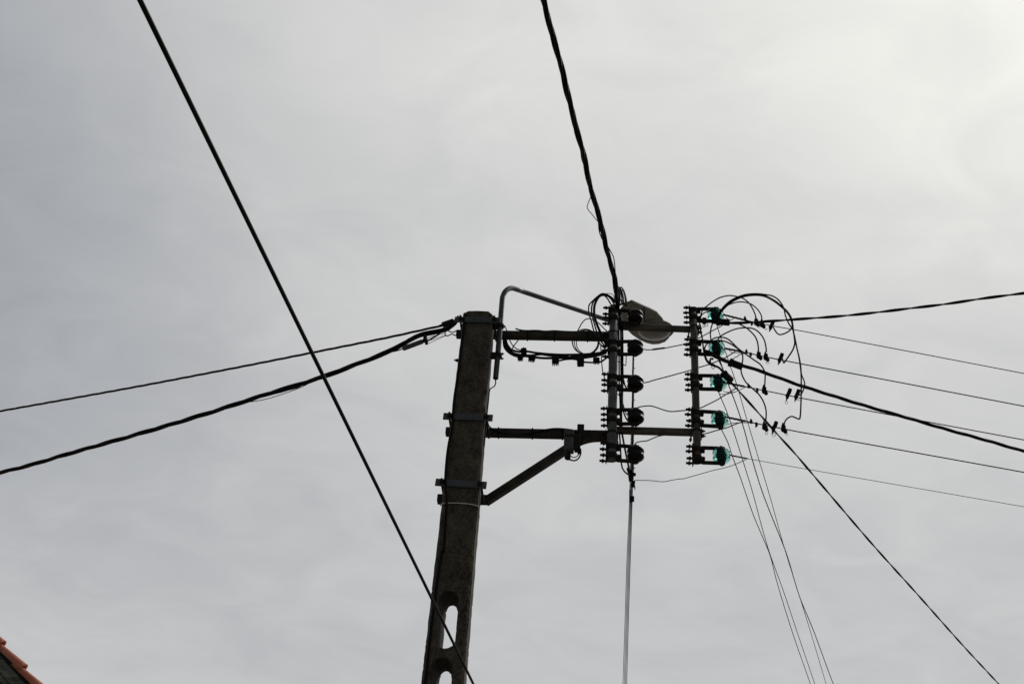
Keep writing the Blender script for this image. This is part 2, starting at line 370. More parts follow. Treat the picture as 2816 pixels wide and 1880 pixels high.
# ------------------------------------------------------------------ concrete pole
PF = .255; PB = .055                                         # its front and back face, in front of the arms' plane
LT = [(1270, 892), (1157, 1880)]; RT = [(1353.5, 892), (1274, 1880)]
ptop = F(1313, 854.5, PF).z
def sc_(P): return (P - BASE).dot(A)
l0, l1 = F(*LT[0], PF), F(*LT[1], PF); r0, r1 = F(*RT[0], PF), F(*RT[1], PF)
def edge(a, b, z): return lerp(sc_(a), sc_(b), (z - a.z) / (b.z - a.z))
def PL(z): return edge(l0, l1, z)
def PR(z): return edge(r0, r1, z)
def PP(s, z, d): return BASE + A * s + NRM * d + ZV * (z - BASE.z)
ztop1 = F(1237, 1623, PF).z; zbot1 = F(1225, 1782, PF).z; ztop2 = F(1221, 1806, PF).z; gap = ztop1 - ztop2
slots = []; zt = ztop1
while zt - (ztop1 - zbot1) > .5: slots.append((zt, zt - (ztop1 - zbot1))); zt -= gap
levels = set()
z = ptop
while z > 0: levels.add(round(z, 4)); z -= .05
for a_, b_ in slots:
    for z in (a_, a_ - .004, a_ - .012, a_ - .025, a_ - .045, a_ - .07, b_, b_ + .004, b_ + .012, b_ + .025, b_ + .045, b_ + .07): levels.add(round(z, 4))
levels.add(-.6)
for z in (ptop - .012, ptop - .03): levels.add(round(z, 4))
levels = sorted(levels, reverse=True)
rnd = random.Random(3)
def hole(z, back):
    for a_, b_ in slots:
        if b_ - 1e-4 <= z <= a_ + 1e-4:
            w = .060 if not back else .036
            R_ = .055; q = 1.0
            if z > a_ - R_: q = math.sqrt(max(0, 1 - ((z - (a_ - R_)) / R_) ** 2))
            elif z < b_ + R_: q = math.sqrt(max(0, 1 - (((b_ + R_) - z) / R_) ** 2))
            return w * q if w * q > .006 else 0.0
    return 0.0
vs_, fs_ = [], []
rows = []
for z in levels:
    lft, rgt = PL(z), PR(z); c_ = (lft + rgt) / 2 - .008
    ch = .014; ins = 0.0
    if z > ptop - .001: ins = .022
    elif z > ptop - .013: ins = .009
    def jt(k=.0018): return rnd.uniform(-k, k)
    hf, hb = hole(z, 0), hole(z, 1); jl, jr = jt(), jt()
    big = rnd.random() < .05
    pts = [PP(lft + ch + ins + jt(), z, PF - ins * .15), PP(c_ - hf + (jt() if hf else 0), z, PF), PP(c_ + hf + (jt() if hf else 0), z, PF), PP(rgt - ch - ins + jt(), z, PF - ins * .15),
           PP(rgt - ins + jr - (.006 if big else 0), z, PF - ch - ins * .5), PP(rgt - .004 - ins + jr, z, PB + ch + ins * .5), PP(rgt - .004 - ch - ins, z, PB + ins * .5),
           PP(c_ + hb + (jt(.003) if hb else 0), z, PB), PP(c_ - hb + (jt(.003) if hb else 0), z, PB), PP(lft + ch + ins, z, PB + ins * .5), PP(lft + ins + jl, z, PB + ch + ins * .5), PP(lft + ins + jl, z, PF - ch - ins * .5)]
    rows.append((len(vs_), hf > 0)); vs_ += pts
for i in range(len(rows) - 1):
    a_, b_ = rows[i][0], rows[i + 1][0]; zi, zj = levels[i], levels[i + 1]
    inhole = any(b0 - 1e-4 <= zj and zi <= a0 + 1e-4 for a0, b0 in slots)
    for k in range(12):
        k2 = (k + 1) % 12
        if k in (1, 7):
            if inhole: continue
        fs_.append((a_ + k, b_ + k, b_ + k2, a_ + k2))
    if inhole:
        fs_.append((a_ + 1, b_ + 1, b_ + 8, a_ + 8)); fs_.append((a_ + 7, b_ + 7, b_ + 2, a_ + 2))
fs_.append(tuple(range(12)))
mb = MB(); mb.add(vs_, fs_)
pole = thing('utility_pole', 'tall mottled concrete pole with rounded slots through it', 'pole', (PP(0, 0, .15).x, PP(0, 0, .15).y, 0))
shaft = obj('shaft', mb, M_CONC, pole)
bm = bmesh.new(); bm.from_mesh(shaft.data); bmesh.ops.remove_doubles(bm, verts=bm.verts, dist=.0008)
bmesh.ops.dissolve_degenerate(bm, edges=bm.edges, dist=.0002); bmesh.ops.recalc_face_normals(bm, faces=bm.faces); bm.to_mesh(shaft.data); bm.free()

BARS = [((1250.5, 878.5), (1377, 880.5), 14.5, 921), ((1219, 1144), (1355, 1149), 16.5, 1190), ((1197.5, 1325), (1338, 1334), 17.5, 1371)]
for (xa, ya), (xb, yb), h, ya_ in BARS:
    p, q = F(xa, ya, PF + .01), F(xb, yb, PF + .01); hh = h / 2 * depth(p) / FPX / math.cos(PITCH - .05)
    m_ = MB(); m_.beam(p, q, .007, hh, ZV, .002)
    bar = obj('clamp_bar', m_, M_BAR, pole)
    for t in (.135, .865):
        c = p.lerp(q, t) + NRM * .008
        m_ = MB(); m_.hexnut(c + NRM * .009, NRM, .0135, .014); m_.lathe(c + NRM * .022, NRM, [(.008, -.02), (.008, .014), (.006, .016)], 10); m_.box(c + NRM * .001, A, NRM, ZV, .016, .003, .015, .002)
        obj('bolt', m_, M_RUST, bar)
        side = -1 if t < .5 else 1
        zc_ = c.z; e_ = (PL(zc_) if side < 0 else PR(zc_)) + side * .012
        m_ = MB(); a1 = PP(e_, zc_, PF + .012); m_.tube([a1, PP(e_ + side * .002, zc_, .03)], .008, 8)
        obj('rod', m_, M_IRON, bar)
m_ = MB()                                                   # white tie wire round the shaft
lp = [F(1211, 1389, PF - .02), F(1213, 1386.5, PF + .004), F(1223.5, 1383, PF + .012), F(1257.7, 1382.5, PF + .008), F(1289, 1385, PF + .008), F(1310, 1389, PF + .008), F(1315.8, 1392, PF + .002), F(1316.5, 1394, PF - .03), F(1317, 1404, PF - .03), F(1318, 1423, PF - .03)]
m_.tube(smooth(lp, 4), .0042, 6); obj('tie_wire', m_, M_WHITE, pole)
m_ = MB(); c = F(1256, 990.5, .12); m_.tube([F(1249, 990, .12), F(1262, 990.5, .12)], .0065, 8); m_.hexnut(F(1255.5, 990.3, .12), A, .012, .008); m_.hexnut(F(1375 - 120 + 3, 990.5, .12), A, .013, .006)
obj('through_bolt', m_, M_IRON, pole)

def pole_face(px, py, up=.009): return F(px, py, PF + up)
m_ = MB(); m_.tube(smooth([F(1279, 862, PF - .05), F(1276.5, 866, PF + .005), F(1275.5, 893, PF + .011), F(1268, 960, PF + .008), F(1259.5, 1030, PF + .004), F(1250, 1090, PF), F(1246, 1134, PF + .022), F(1243.5, 1174, PF + .012), F(1235, 1215, PF + .009), F(1229, 1258, PF + .009), F(1225, 1310, PF + .022), F(1224.5, 1340, PF + .022), F(1227.5, 1386, PF + .018), F(1223.6, 1441.6, PF + .01), F(1219.6, 1512, PF + .008), F(1214, 1518, PF + .008), F(1199, 1614.5, PF + .008), F(1190.5, 1683, PF + .008), F(1182, 1751, PF + .008), F(1173, 1834, PF + .008), F(1168, 1880, PF + .008), F(1150, 2050, PF + .008), F(1120, 2320, PF + .008)], 5), .0085, 8)
tag(obj('riser_cable', m_, M_BLACK), 'black cable running down the face of the concrete pole', 'cable')

# ------------------------------------------------------------------ steel arm frame
DU = .062                                                    # uprights stand in front of the arms
frame = thing('crossarm_frame', 'grimy steel frame of two crossarms, a diagonal brace and two uprights on the concrete pole', 'crossarm frame', F(1300, 921, 0))
def arm(name, p, q, half, mt, up=ZV):
    m_ = MB(); m_.beam(p, q, half, half, up, .004); return obj(name, m_, mt, frame)
LU0, LU1 = F(1688.5, 843, DU), F(1682, 1264, DU); RU0, RU1 = F(1906.5, 849, DU), F(1918, 1265, DU)
arm('crossarm', F(1255, 919, 0), F(1690, 927, 0), .0262, M_ARM)
arm('crossarm', F(1686, 898, .0), F(1913, 906, .0), .0195, M_THIN)
arm('crossarm', F(1226, 1187, 0), F(1692, 1197, 0), .0262, M_ARM)
arm('crossarm', F(1688, 1182.5, .0), F(1920, 1189, .0), .0212, M_THIN)
m_ = MB()
for pts in ([F(1203, 1372, 0), F(1344, 1374, 0)],):
    m_.beam(pts[0], pts[1], .0262, .0262, ZV, .003)
pd0, pd1, pd2 = F(1343, 1374, -.001), F(1578, 1222, -.001), F(1688, 1203, -.001)
m_.beam(pd0 - (pd1 - pd0).normalized() * .022, pd1, .0258, .0258, ZV, .003)
m_.strip(smooth([pd1 - (pd1 - pd0).normalized() * .03, pd1, F(1604, 1210.5, -.001), F(1635, 1204, -.001), pd2], 5), NRM, .0255, .0175)
obj('diagonal_brace', m_, M_ARM, frame)
for p, q, r in ((LU0, LU1, .0318), (RU0, RU1, .0258)):
    m_ = MB(); t = (q - p).normalized(); LL = (q - p).length
    m_.lathe(p, t, [(r * .72, 0), (r, .002), (r, LL - .012), (r * .93, LL - .004), (r * .7, LL)], 22)
    obj('upright', m_, M_GALV if r > .03 else M_THIN, frame)
def ubolt(c, leg, r, rod=.0058, out=.03, nut=True):
    """u-bolt round an upright at c, legs pointing along leg"""
    m_ = MB(); leg = leg.normalized(); sd = leg.cross(ZV).normalized() if abs(leg.z) < .9 else A
    arc = [c - leg * (r * math.cos(a)) + sd * (r * math.sin(a)) for a in [(-.5 + k / 12) * math.pi for k in range(13)]]
    pts = [arc[0] + leg * (r + out)] + arc + [arc[-1] + leg * (r + out)]
    m_.tube(pts, rod, 8)
    if nut:
        for e_ in (pts[0], pts[-1]): m_.hexnut(e_ - leg * .022, leg, rod * 1.75, .012)
    return m_
for px_, py_, r, sx in ((1684.5, 918, .037, -1), (1683, 1192, .037, -1), (1908, 902, .031, 1), (1915.5, 1186, .031, 1)):
    c = F(px_, py_, DU)
    obj('u_bolt', ubolt(c + ZV * .004, -NRM, r, .006, .095), M_ARM, frame)
    m_ = MB(); c2 = c + A * sx * (r + .004) - NRM * .02                       # studs and nuts beside the joint
    for dz in (.018, -.022):
        m_.tube([c2 + ZV * dz - A * sx * .01, c2 + ZV * dz + A * sx * .026], .0055, 8); m_.hexnut(c2 + ZV * dz + A * sx * .010, A, .0115, .010)
    m_.box(c2, A, NRM, ZV, .003, .02, .036, .001)
    obj('joint_plate', m_, M_IRON, frame)

# ------------------------------------------------------------------ insulators on their brackets
Zl = Vector((0, 0, 1)); Xl = Vector((1, 0, 0)); Yl = Vector((0, 1, 0))
XI = .1560                                                   # insulator axis, measured from its upright
def make_insulator(name, mbody, mmetal, r):
    root = thing(name, '', 'insulator', (0, 0, 0), None, AZ)
    hh = .0475; R_ = .0575
    pr = [(.36, 1.0), (.50, .985), (.66, .92), (.84, .78), (.96, .62), (1.0, .47), (.985, .34), (.90, .22), (.77, .12), (.72, .03), (.72, -.03), (.77, -.12), (.90, -.22), (.985, -.34), (1.0, -.47), (.96, -.62), (.84, -.78), (.66, -.92), (.50, -.985), (.36, -1.0)]
    if mbody is M_CERA: pr = [(a if abs(b) > .4 else max(a, .86 + .1 * min(1, abs(b) / .3)), b) for a, b in pr]
    m_ = MB(); m_.lathe((XI, 0, 0), Zl, [(a * R_, b * hh) for a, b in reversed(pr)], 40)
    obj('insulator_body', m_, mbody, root)
    m_ = MB(); m_.lathe((XI, 0, 0), Zl, [(.004, -.074), (.0085, -.074), (.0085, .070), (.004, .070)], 12); m_.hexnut((XI, 0, -.067), Zl, .015, .011)
    m_.lathe((XI, 0, .066), Zl, [(.013, -.006), (.013, .002), (.009, .007), (.003, .008)], 12)
    obj('pin_bolt', m_, mmetal, root)
    m_ = MB(); m_.lathe((XI, 0, 0), Zl, [(.022, -.046), (.027, -.038), (.030, -.02), (.0315, 0), (.030, .02), (.027, .038), (.022, .046)], 24)
    obj('sleeve', m_, M_CORE if mbody is M_GLASS else mmetal, root)
    for sg in (1, -1):
        m_ = MB(); z_ = sg * .0575
        m_.strip([(r * .2, -r - .003, z_ - sg * .004), (r + .004, -r * .62, z_ - sg * .003), (r + .02, 0, z_), (r + .045, 0, z_), (XI + .004, 0, z_), (XI + .022, 0, z_)], Zl if False else Yl, .0135, .0035) if False else None
        m_.box(((r + XI + .018) / 2 + .004, 0, z_), Xl, Yl, Zl, (XI + .018 - r) / 2, .0135, .0088, .003)
        m_.box((r + .010, 0, z_ - sg * .008), Xl, Yl, Zl, .011, .020, .012, .004)
        obj('bracket_arm', m_, mmetal, root)
    m_ = MB(); m_.box((-r - .004, 0, 0), Xl, Yl, Zl, .0035, .026, .076, .001)
    obj('back_plate', m_, mmetal, root)
    for zb in (.046, -.046):
        m_ = ubolt(Vector((0, 0, zb)), -Xl, r + .003, .0085, .044)
        obj('u_bolt', m_, mmetal, root)
    m_ = MB()
    for zb in (.032, -.028):
        m_.lathe((0, 0, zb), Zl, [(r + .002, -.017), (r + .007, -.013), (r + .007, .013), (r + .002, .017)], 22)
        m_.box((r + .014, 0, zb), Xl, Yl, Zl, .010, .015, .013, .006)
    obj('strap', m_, mmetal, root)
    return root
ordn = ['topmost', 'second from the top', 'middle', 'fourth from the top', 'lowest']
INS_L = [(1687.5, 869), (1686, 957), (1685, 1052), (1684, 1146), (1682.5, 1244)]
INS_R = [(1907.5, 866), (1909.5, 955), (1912.5, 1050.5), (1915, 1149), (1917.5, 1250.5)]
pl_ = make_insulator('shackle_insulator', M_CERA, M_IRON, .0318)
pr_ = make_insulator('shackle_insulator', M_GLASS, M_IRON, .0258)
extra_l = ['in front of the street lamp', 'just under the street lamp', 'over a knotted wire end', 'just above the lower crossarm', 'below the lower crossarm']
extra_r = ['crossed by the thick cable loop', 'behind the tangle of cable clamps', 'beside the finned cable clamp', 'just above the lower crossarm', 'below the lower crossarm']
for i in range(5):
    o = pl_ if i == 0 else copy_tree(pl_)
    o.location = F(*INS_L[i], DU); o.rotation_euler = (0, math.radians((.8, -.5, .3, -1, .6)[i]), AZ + math.radians((2, -3, 1, -2, 3)[i])); o['label'] = 'dark insulator, %s of its stack, %s' % (ordn[i], extra_l[i]); o['group'] = 'dark insulators on the inner upright'
for i in range(5):
    o = pr_ if i == 0 else copy_tree(pr_)
    o.location = F(*INS_R[i], DU); o.rotation_euler = (0, math.radians((.5, .9, -.4, .7, 1.0)[i]), AZ + math.radians((-2, 2, 0, 3, -1)[i])); o['label'] = 'green glass insulator, %s of its stack, %s' % (ordn[i], extra_r[i]); o['group'] = 'green glass insulators on the outer upright'

# ------------------------------------------------------------------ street lamp
lamp = thing('street_lamp', 'grey street lamp on a bent pipe clamped to the concrete pole', 'street lamp', F(1372, 960, .15))
LD = .17
up_pts = [F(1363, 1040, LD), F(1369, 975, LD), F(1375, 900, LD), F(1380.5, 830, LD)]
LP_END = K(1716, 894.5, 9.15)
bend = [F(1383, 814, LD - .005), F(1389, 802, LD - .015), F(1398, 794.5, LD - .04), F(1409, 792.5, LD - .075)]
b_ = bend[-1]; path = up_pts + bend + [K(1424, 796.5, 8.16), K(1440, 802, 8.24)]
ks = 8.24
for px_ in (1500, 1580, 1660, 1716): 
    t = (px_ - 1440) / (1716 - 1440.); path.append(K(px_, lerp(802, 894.5, t), 1 / lerp(1 / 8.24, 1 / 9.15, t)))
m_ = MB(); m_.tube(smooth(path, 6), .0192, 16); pth = obj('arm_pipe', m_, M_PIPE, lamp)
m_ = MB(); e0 = up_pts[0]; dn = (up_pts[0] - up_pts[1]).normalized(); m_.lathe(e0 + dn * .001, dn, [(.0145, -.004), (.0145, .0012), (.001, .0012)], 14)
obj('pipe_mouth', m_, M_BLACK, lamp)
for (px_, py_), arms_ in (((1376, 897), 1), ((1370.5, 978), 2)):
    c = F(px_, py_, LD); m_ = MB()
    edge_s = PR(c.z); reach = sc_(c) - edge_s
    m_.lathe(c - ZV * .018, ZV, [(.0195, 0), (.0255, .002), (.0255, .034), (.0195, .036)], 16)
    m_.box(c - A * (reach / 2 + .006), A, NRM, ZV, reach / 2 + .004, .016, .022, .002)
    cl = obj('pipe_clamp', m_, M_IRON, lamp)
    for dz in ((.0,) if arms_ == 1 else (.018, -.024)):
        m_ = MB(); q = c + ZV * dz; m_.tube([q + A * .012, q + A * .038], .0052, 8); m_.hexnut(q + A * .026, A, .010, .008); obj('bolt', m_, M_IRON, cl)
m_ = MB(); m_.tube(smooth([F(1362.8, 1036, LD), F(1362.8, 1047, LD), F(1363, 1054, LD), F(1358.5, 1062.5, LD), F(1349, 1068, LD + .01), F(1345.5, 1078, LD + .02), F(1343.5, 1100, LD + .02), F(1337, 1160, LD + .02), F(1331, 1225, LD + .02)], 5), .0042, 6)
obj('feed_cable', m_, M_BLACK, lamp)
# luminaire: measured plan outline, laid on its real tilted underside
pd = (LP_END - K(1440, 802, 8.24)); uh = Vector((pd.x, pd.y, 0)).normalized()
TILT = math.radians(10); LUx = uh * math.cos(TILT) + ZV * math.sin(TILT); LVx = ZV.cross(uh).normalized(); LWx = LUx.cross(LVx).normalized()
if LWx.z < 0: LWx = -LWx
def under(px_, py_, off=0.0):
    r = ray(px_, py_); k = (LP_END + LWx * off - CAM).dot(LWx) / r.dot(LWx); return CAM + r * k
outl = [(1706, 864), (1707, 849), (1722, 834), (1737, 827.5), (1770, 842.5), (1790, 851), (1808, 860), (1822, 876), (1834, 898), (1841.5, 916), (1840.5, 930), (1829, 941), (1812, 947), (1795, 948), (1778, 944), (1760, 936), (1738, 921), (1716, 899)]
low = [under(x, y, -.035) for x, y in outl]; cen = Vector((0, 0, 0))
for p in low: cen += p
cen /= len(low)
rings = [(.95, -.004), (1.0, 0.004), (.99, .014), (.93, .030), (.80, .046), (.55, .058), (.25, .064)]
vs_ = []; n = len(low); fs_ = []
for s_, h_ in rings: vs_ += [cen + (p - cen) * s_ + LWx * h_ for p in low]
for i in range(len(rings) - 1):
    for k in range(n): fs_.append((i * n + k, i * n + (k + 1) % n, (i + 1) * n + (k + 1) % n, (i + 1) * n + k))
fs_.append(tuple(range((len(rings) - 1) * n, len(rings) * n))); fs_.append(tuple(range(n))[::-1])
m_ = MB(); m_.add(vs_, fs_); hs = obj('housing', m_, M_LAMP, lamp)
mid = under(1770, 890, -.035); m_ = MB()
m_.beam(under(1771, 846, -.044), under(1774, 938, -.044), .003, .004, LWx, .001); obj('cover_seam', m_, M_IRON, lamp)
# bowl below the far half
bc = under(1799, 906, -.035)
tip = under(1840, 924, -.035); au = (tip - bc); ru = au.length * .98; axu = au.normalized(); axv = LWx.cross(axu).normalized(); rv = abs((under(1800, 946, -.035) - bc).dot(axv)) * .93
def ell(sc, h, n=32): return [bc + axu * (ru * sc * math.cos(2 * math.pi * k / n)) * (1.0) + axv * (rv * sc * math.sin(2 * math.pi * k / n)) - LWx * h for k in range(n)]
def loft(rgs, cap=True):
    m_ = MB(); n = len(rgs[0]); v_ = [p for r_ in rgs for p in r_]; f_ = [(i * n + k, i * n + (k + 1) % n, (i + 1) * n + (k + 1) % n, (i + 1) * n + k) for i in range(len(rgs) - 1) for k in range(n)]
    if cap: f_.append(tuple(range((len(rgs) - 1) * n, len(rgs) * n)))
    m_.add(v_, f_, True); return m_
obj('lens_rim', loft([ell(1.0, .002), ell(1.0, .012), ell(.96, .016), ell(.86, .015), ell(.84, .004)], False), M_LAMP, lamp)
obj('lens_bowl', loft([ell(.87, .006), ell(.85, .018), ell(.76, .034), ell(.58, .047), ell(.3, .054), ell(.05, .056)]), M_LENS, lamp)
m_ = MB(); m_.lathe(LP_END - pd.normalized() * .03, pd, [(.018, 0), (.026, .006), (.026, .07), (.018, .08)], 16); obj('pipe_socket', m_, M_LAMP, lamp)

# ------------------------------------------------------------------ junction box and switch box on the lower arm
jb = thing('junction_box', 'mottled grey box at the join of lower crossarm and diagonal brace', 'junction box', F(1565, 1225, .05))
m_ = MB(); c0, c1 = F(1565, 1196, .055), F(1564.5, 1222, .052)
hw = 12.8 * PXM * .98
m_.box(c1 - ZV * .004, A, NRM, ZV, hw, .032, .052, .004); obj('box_body', m_, M_BOX, jb)
m_ = MB(); m_.box(c0 + ZV * .001, A, NRM, ZV, hw + .001, .042, .020, .004); obj('box_lid', m_, M_BOX, jb)
m_ = MB(); c = F(1563, 1254, .05); m_.box(c, A, NRM, ZV, .015, .015, .024, .003); m_.lathe(c - ZV * .01 - A * .018, ZV, [(.006, -.012), (.008, 0), (.006, .012)], 10); obj('cable_gland', m_, M_IRON, jb)
sb = thing('switch_box', 'small dark box strapped to the crossarm next to the mottled grey box', 'switch box', F(1588, 1220, .045))
m_ = MB(); m_.box(F(1588, 1219, .045), A, NRM, ZV, 7.6 * PXM, .026, .058, .004); obj('box_body', m_, M_IRON, sb)
m_ = MB(); m_.box(F(1597, 1177, .0), A, NRM, ZV, 8.8 * PXM, .02, .022, .002); m_.box(F(1597, 1200, .032), A, NRM, ZV, 5 * PXM, .004, .062, .001); obj('mounting_strap', m_, M_IRON, sb)
m_ = MB(); m_.box(F(1592, 1241, .045), A, NRM, ZV, .010, .010, .016, .003); obj('cable_gland', m_, M_IRON, sb)
for pts, r in (([(1569, 1252), (1574, 1256.5), (1580, 1257), (1587, 1254), (1593, 1245), (1594, 1238)], .0035), ([(1566, 1262), (1571, 1264.5), (1579, 1266), (1588, 1262.5), (1594, 1255), (1597, 1245), (1596.5, 1233)], .0052)):
    m_ = MB(); m_.tube(smooth([F(x, y, .045) for x, y in pts], 6), r, 8); obj('cable_loop', m_, M_BLACK, sb)

# ------------------------------------------------------------------ cables lying along the arms, with their ties
def dd(pts, d0, d1=None, bulge=0.0):
    d1 = d0 if d1 is None else d1; n = len(pts) - 1
    return [F(x, y, lerp(d0, d1, i / n) + bulge * math.sin(math.pi * i / n)) for i, (x, y) in enumerate(pts)]
def cable(name, label, pts3, wpx, m=M_BLACK, group=None, sub=6, cat='cable', parent=None, n=8):
    m_ = MB(); m_.tube(smooth(pts3, sub), wpx / 2 * PXM * 1.1, n); o = obj(name, m_, m, parent)
    return tag(o, label, cat, group) if parent is None else o
t_ = thing('strapped_cable', 'thin cable tied along the top of the upper crossarm', 'cable', F(1500, 908, .0))
cable('conductor', '', dd([(1418, 903.5), (1427, 906.5), (1436, 908), (1450, 909), (1475, 908.5), (1500, 910.5), (1525, 909.5), (1550, 911), (1580, 912), (1616, 911.5), (1650, 913), (1675, 914)], .012), 4, parent=t_)
for x, y0, y1 in ((1450.5, 907, 938.5), (1525, 908, 939.5), (1616, 911, 941)):
    m_ = MB(); c = F(x, (y0 + y1) / 2, 0)
    m_.strip([c + (NRM * a + ZV * b) * .0275 for a, b in ((1, 1), (1, -1), (-1, -1), (-1, 1), (1, 1.04))], A, .0045, .0016); obj('cable_tie', m_, M_BLACK, t_)
t_ = thing('strapped_cable', 'thin black cable tied along the lower crossarm up to the mottled grey box', 'cable', F(1450, 1183, .0))
cable('conductor', '', dd([(1340, 1140), (1340.5, 1155), (1343, 1168), (1350, 1176.5), (1362, 1182), (1385, 1190), (1410, 1195), (1435, 1194), (1464, 1189), (1490, 1183), (1515, 1179), (1535, 1178), (1560, 1180), (1577, 1183), (1588, 1190), (1592, 1203)], .038, .035), 4, parent=t_)
for x in (1371, 1464, 1547):
    m_ = MB(); c = F(x, 1187 + (x - 1226) * .0215, 0)
    m_.strip([c + (NRM * a + ZV * b) * .0275 for a, b in ((1, 1), (1, -1), (-1, -1), (-1, 1), (1, 1.04))], A, .0045, .0016); obj('cable_tie', m_, M_BLACK, t_)

# bundle slung under the upper arm
GB = 'cables slung under the upper crossarm'
DB = .03
cable('slung_cable', 'thick black cable, uppermost of the bundle slung under the upper crossarm', dd([(1392, 925), (1392, 938), (1397, 950), (1408, 962), (1428, 967), (1449, 966), (1475, 970), (1513, 973.5), (1551.6, 975), (1602, 974), (1641, 971), (1663, 965), (1680, 953)], DB), 5.5, group=GB)
cable('slung_cable', 'thick black cable with the lowest sag at the left end of the slung bundle', dd([(1386, 925), (1385.5, 942), (1389, 957), (1402, 970.5), (1421, 979), (1440, 978.5), (1463, 981), (1488, 984), (1517, 984.5), (1551, 983), (1590, 980), (1641, 976.5), (1668, 969)], DB + .012), 6, group=GB)
cable('slung_cable', 'black cable crossing between the connectors in the middle of the slung bundle', dd([(1389, 925), (1389.5, 945), (1396, 958), (1408, 969), (1430, 975), (1460, 977), (1488, 974), (1513, 977.5), (1536, 978), (1560, 981), (1596, 984), (1630, 980), (1660, 972), (1672, 960)], DB - .01), 5.5, group=GB)
cable('slung_cable', 'black cable dipping lowest, linking the blocky connectors near the inner upright', dd([(1527, 990), (1538, 991.5), (1554, 988), (1575, 987), (1590, 990), (1605, 995), (1631, 996.5), (1648, 995.5), (1660, 990), (1672, 980)], DB), 4.5, group=GB)
cable('slung_cable', 'thin curved cable joining the topmost connector under the upper crossarm', dd([(1401, 930), (1403, 938), (1411, 951), (1421, 959), (1431.5, 962.5), (1441, 964)], DB - .005), 2.8, group=GB)
cable('slung_cable', 'short thin cable crossing the curved ones beside the lamp pipe', dd([(1426, 932), (1422.5, 938.5), (1412, 952), (1409, 961), (1412, 966)], DB + .005), 2.8, group=GB)
cable('slung_cable', 'thin cable slanting from the lamp pipe clamp onto the upper crossarm', dd([(1383, 893), (1387, 897), (1391, 903), (1394, 909), (1396, 918)], .04), 2.6, group=GB)

def connector_block(px_, py_, w, h, label, d, tilt=0.0, teeth=True, top=False):
    c = F(px_, py_, d); o = thing('cable_connector', label, 'connector', c, 'blocky connectors on the slung cables'); ax = A * math.cos(tilt) + ZV * math.sin(tilt); az_ = -A * math.sin(tilt) + ZV * math.cos(tilt)
    hw, hh_ = w / 2 * PXM, h / 2 * PXM / .8
    m_ = MB(); m_.box(c, ax, NRM, az_, hw, .018, hh_ * .62, .004); m_.box(c + az_ * hh_ * .1, ax, NRM, az_, hw * .8, .022, hh_ * .35, .003); obj('connector_body', m_, M_BLACK, o)
    m_ = MB()
    if teeth:
        for k in range(4): m_.box(c - az_ * hh_ * .75 + ax * hw * (-.72 + k * .48), ax, NRM, az_, hw * .15, .013, hh_ * .3, .001)
    else: m_.box(c - az_ * hh_ * .72, ax, NRM, az_, hw * .95, .017, hh_ * .28, .004)
    obj('clamp_teeth' if teeth else 'clamp_foot', m_, M_BLACK, o)
    m_ = MB(); m_.hexnut(c + az_ * hh_ * .72, az_, .008, .012)
    if top:
        m_.tube([c + az_ * hh_ * .7, c + az_ * hh_ * 1.05], .006, 8); m_.box(c + ax * hw * 1.1 - az_ * hh_ * .1, ax, NRM, az_, hw * .4, .006, hh_ * .15, .001)
    obj('bolt', m_, M_IRON, o)
connector_block(1440.5, 965, 15.5, 18, 'black connector sitting highest, on top of the slung cable bundle', DB + .02, .08, False, True)
connector_block(1430, 982, 14, 17, 'ragged black connector at the left end of the slung bundle', DB + .03, .25, True, True)
connector_block(1463, 983.5, 18, 18, 'tapered black connector with teeth, second along the slung bundle', DB + .02, -.15)
connector_block(1527.5, 990, 19, 24, 'tall square connector with four teeth, midway along the slung bundle', DB + .02, 0.02)
connector_block(1596.5, 992.5, 19, 25, 'smooth footed black connector hanging under the coiled cable', DB + .02, .03, False)
connector_block(1640, 990.5, 17.5, 16, 'low toothed connector nearest to the inner upright', DB + .02, .04)

# coil hanging on the upper arm
m_ = MB()
for k, (cx_, cy_, rx, ry, dz) in enumerate(((1611, 940, 36.5, 33, -.045), (1612.5, 941, 33, 33.5, -.052), (1609, 939, 35.5, 34.5, -.06), (1616, 943, 31, 31, -.038))):
    m_.tube([F(cx_ + rx * math.cos(a), cy_ + ry * math.sin(a), dz) for a in [2 * math.pi * j / 36 for j in range(37)]], .0034, 6, False)
tag(obj('coiled_cable', m_, M_BLACK), 'spare black cable coiled in rings behind the upper crossarm', 'cable coil')
cable('jumper_cable', 'thin cable arching from the coil to the inner upright', dd([(1586, 915), (1591, 905), (1599, 890), (1609.5, 878.5), (1620.5, 876), (1632, 880), (1646, 888), (1659, 901), (1668, 910)], -.03, .04), 2.8)
GJ = 'bent cables arching over beside the inner upright'
cable('jumper_cable', 'outermost of the bent cables arching left of the inner upright top', dd([(1690, 838), (1680, 822), (1668, 812), (1655, 809), (1645, 813.5), (1629, 828), (1620.5, 838), (1618.6, 851), (1620.6, 866), (1626, 882), (1631.6, 905), (1638, 925), (1650, 945), (1664, 958)], .11, .06), 3.6, group=GJ)
cable('jumper_cable', 'middle one of the bent cables arching left of the inner upright top', dd([(1690, 832), (1681, 818), (1669, 810), (1656, 807.5), (1646, 813), (1637, 822), (1629, 836), (1626.5, 853), (1629, 869), (1635, 892), (1640.5, 911), (1648, 930), (1660, 948)], .12, .06), 4.0, group=GJ)
cable('jumper_cable', 'thickest and innermost of the bent cables arching left of the inner upright top', dd([(1690, 827), (1683, 820), (1671, 812.5), (1657, 811), (1648, 815), (1641, 825), (1635.5, 838), (1633.8, 853), (1635.5, 871), (1643, 895.5), (1650.5, 912), (1658, 930), (1668, 948)], .13, .065), 6.5, group=GJ)
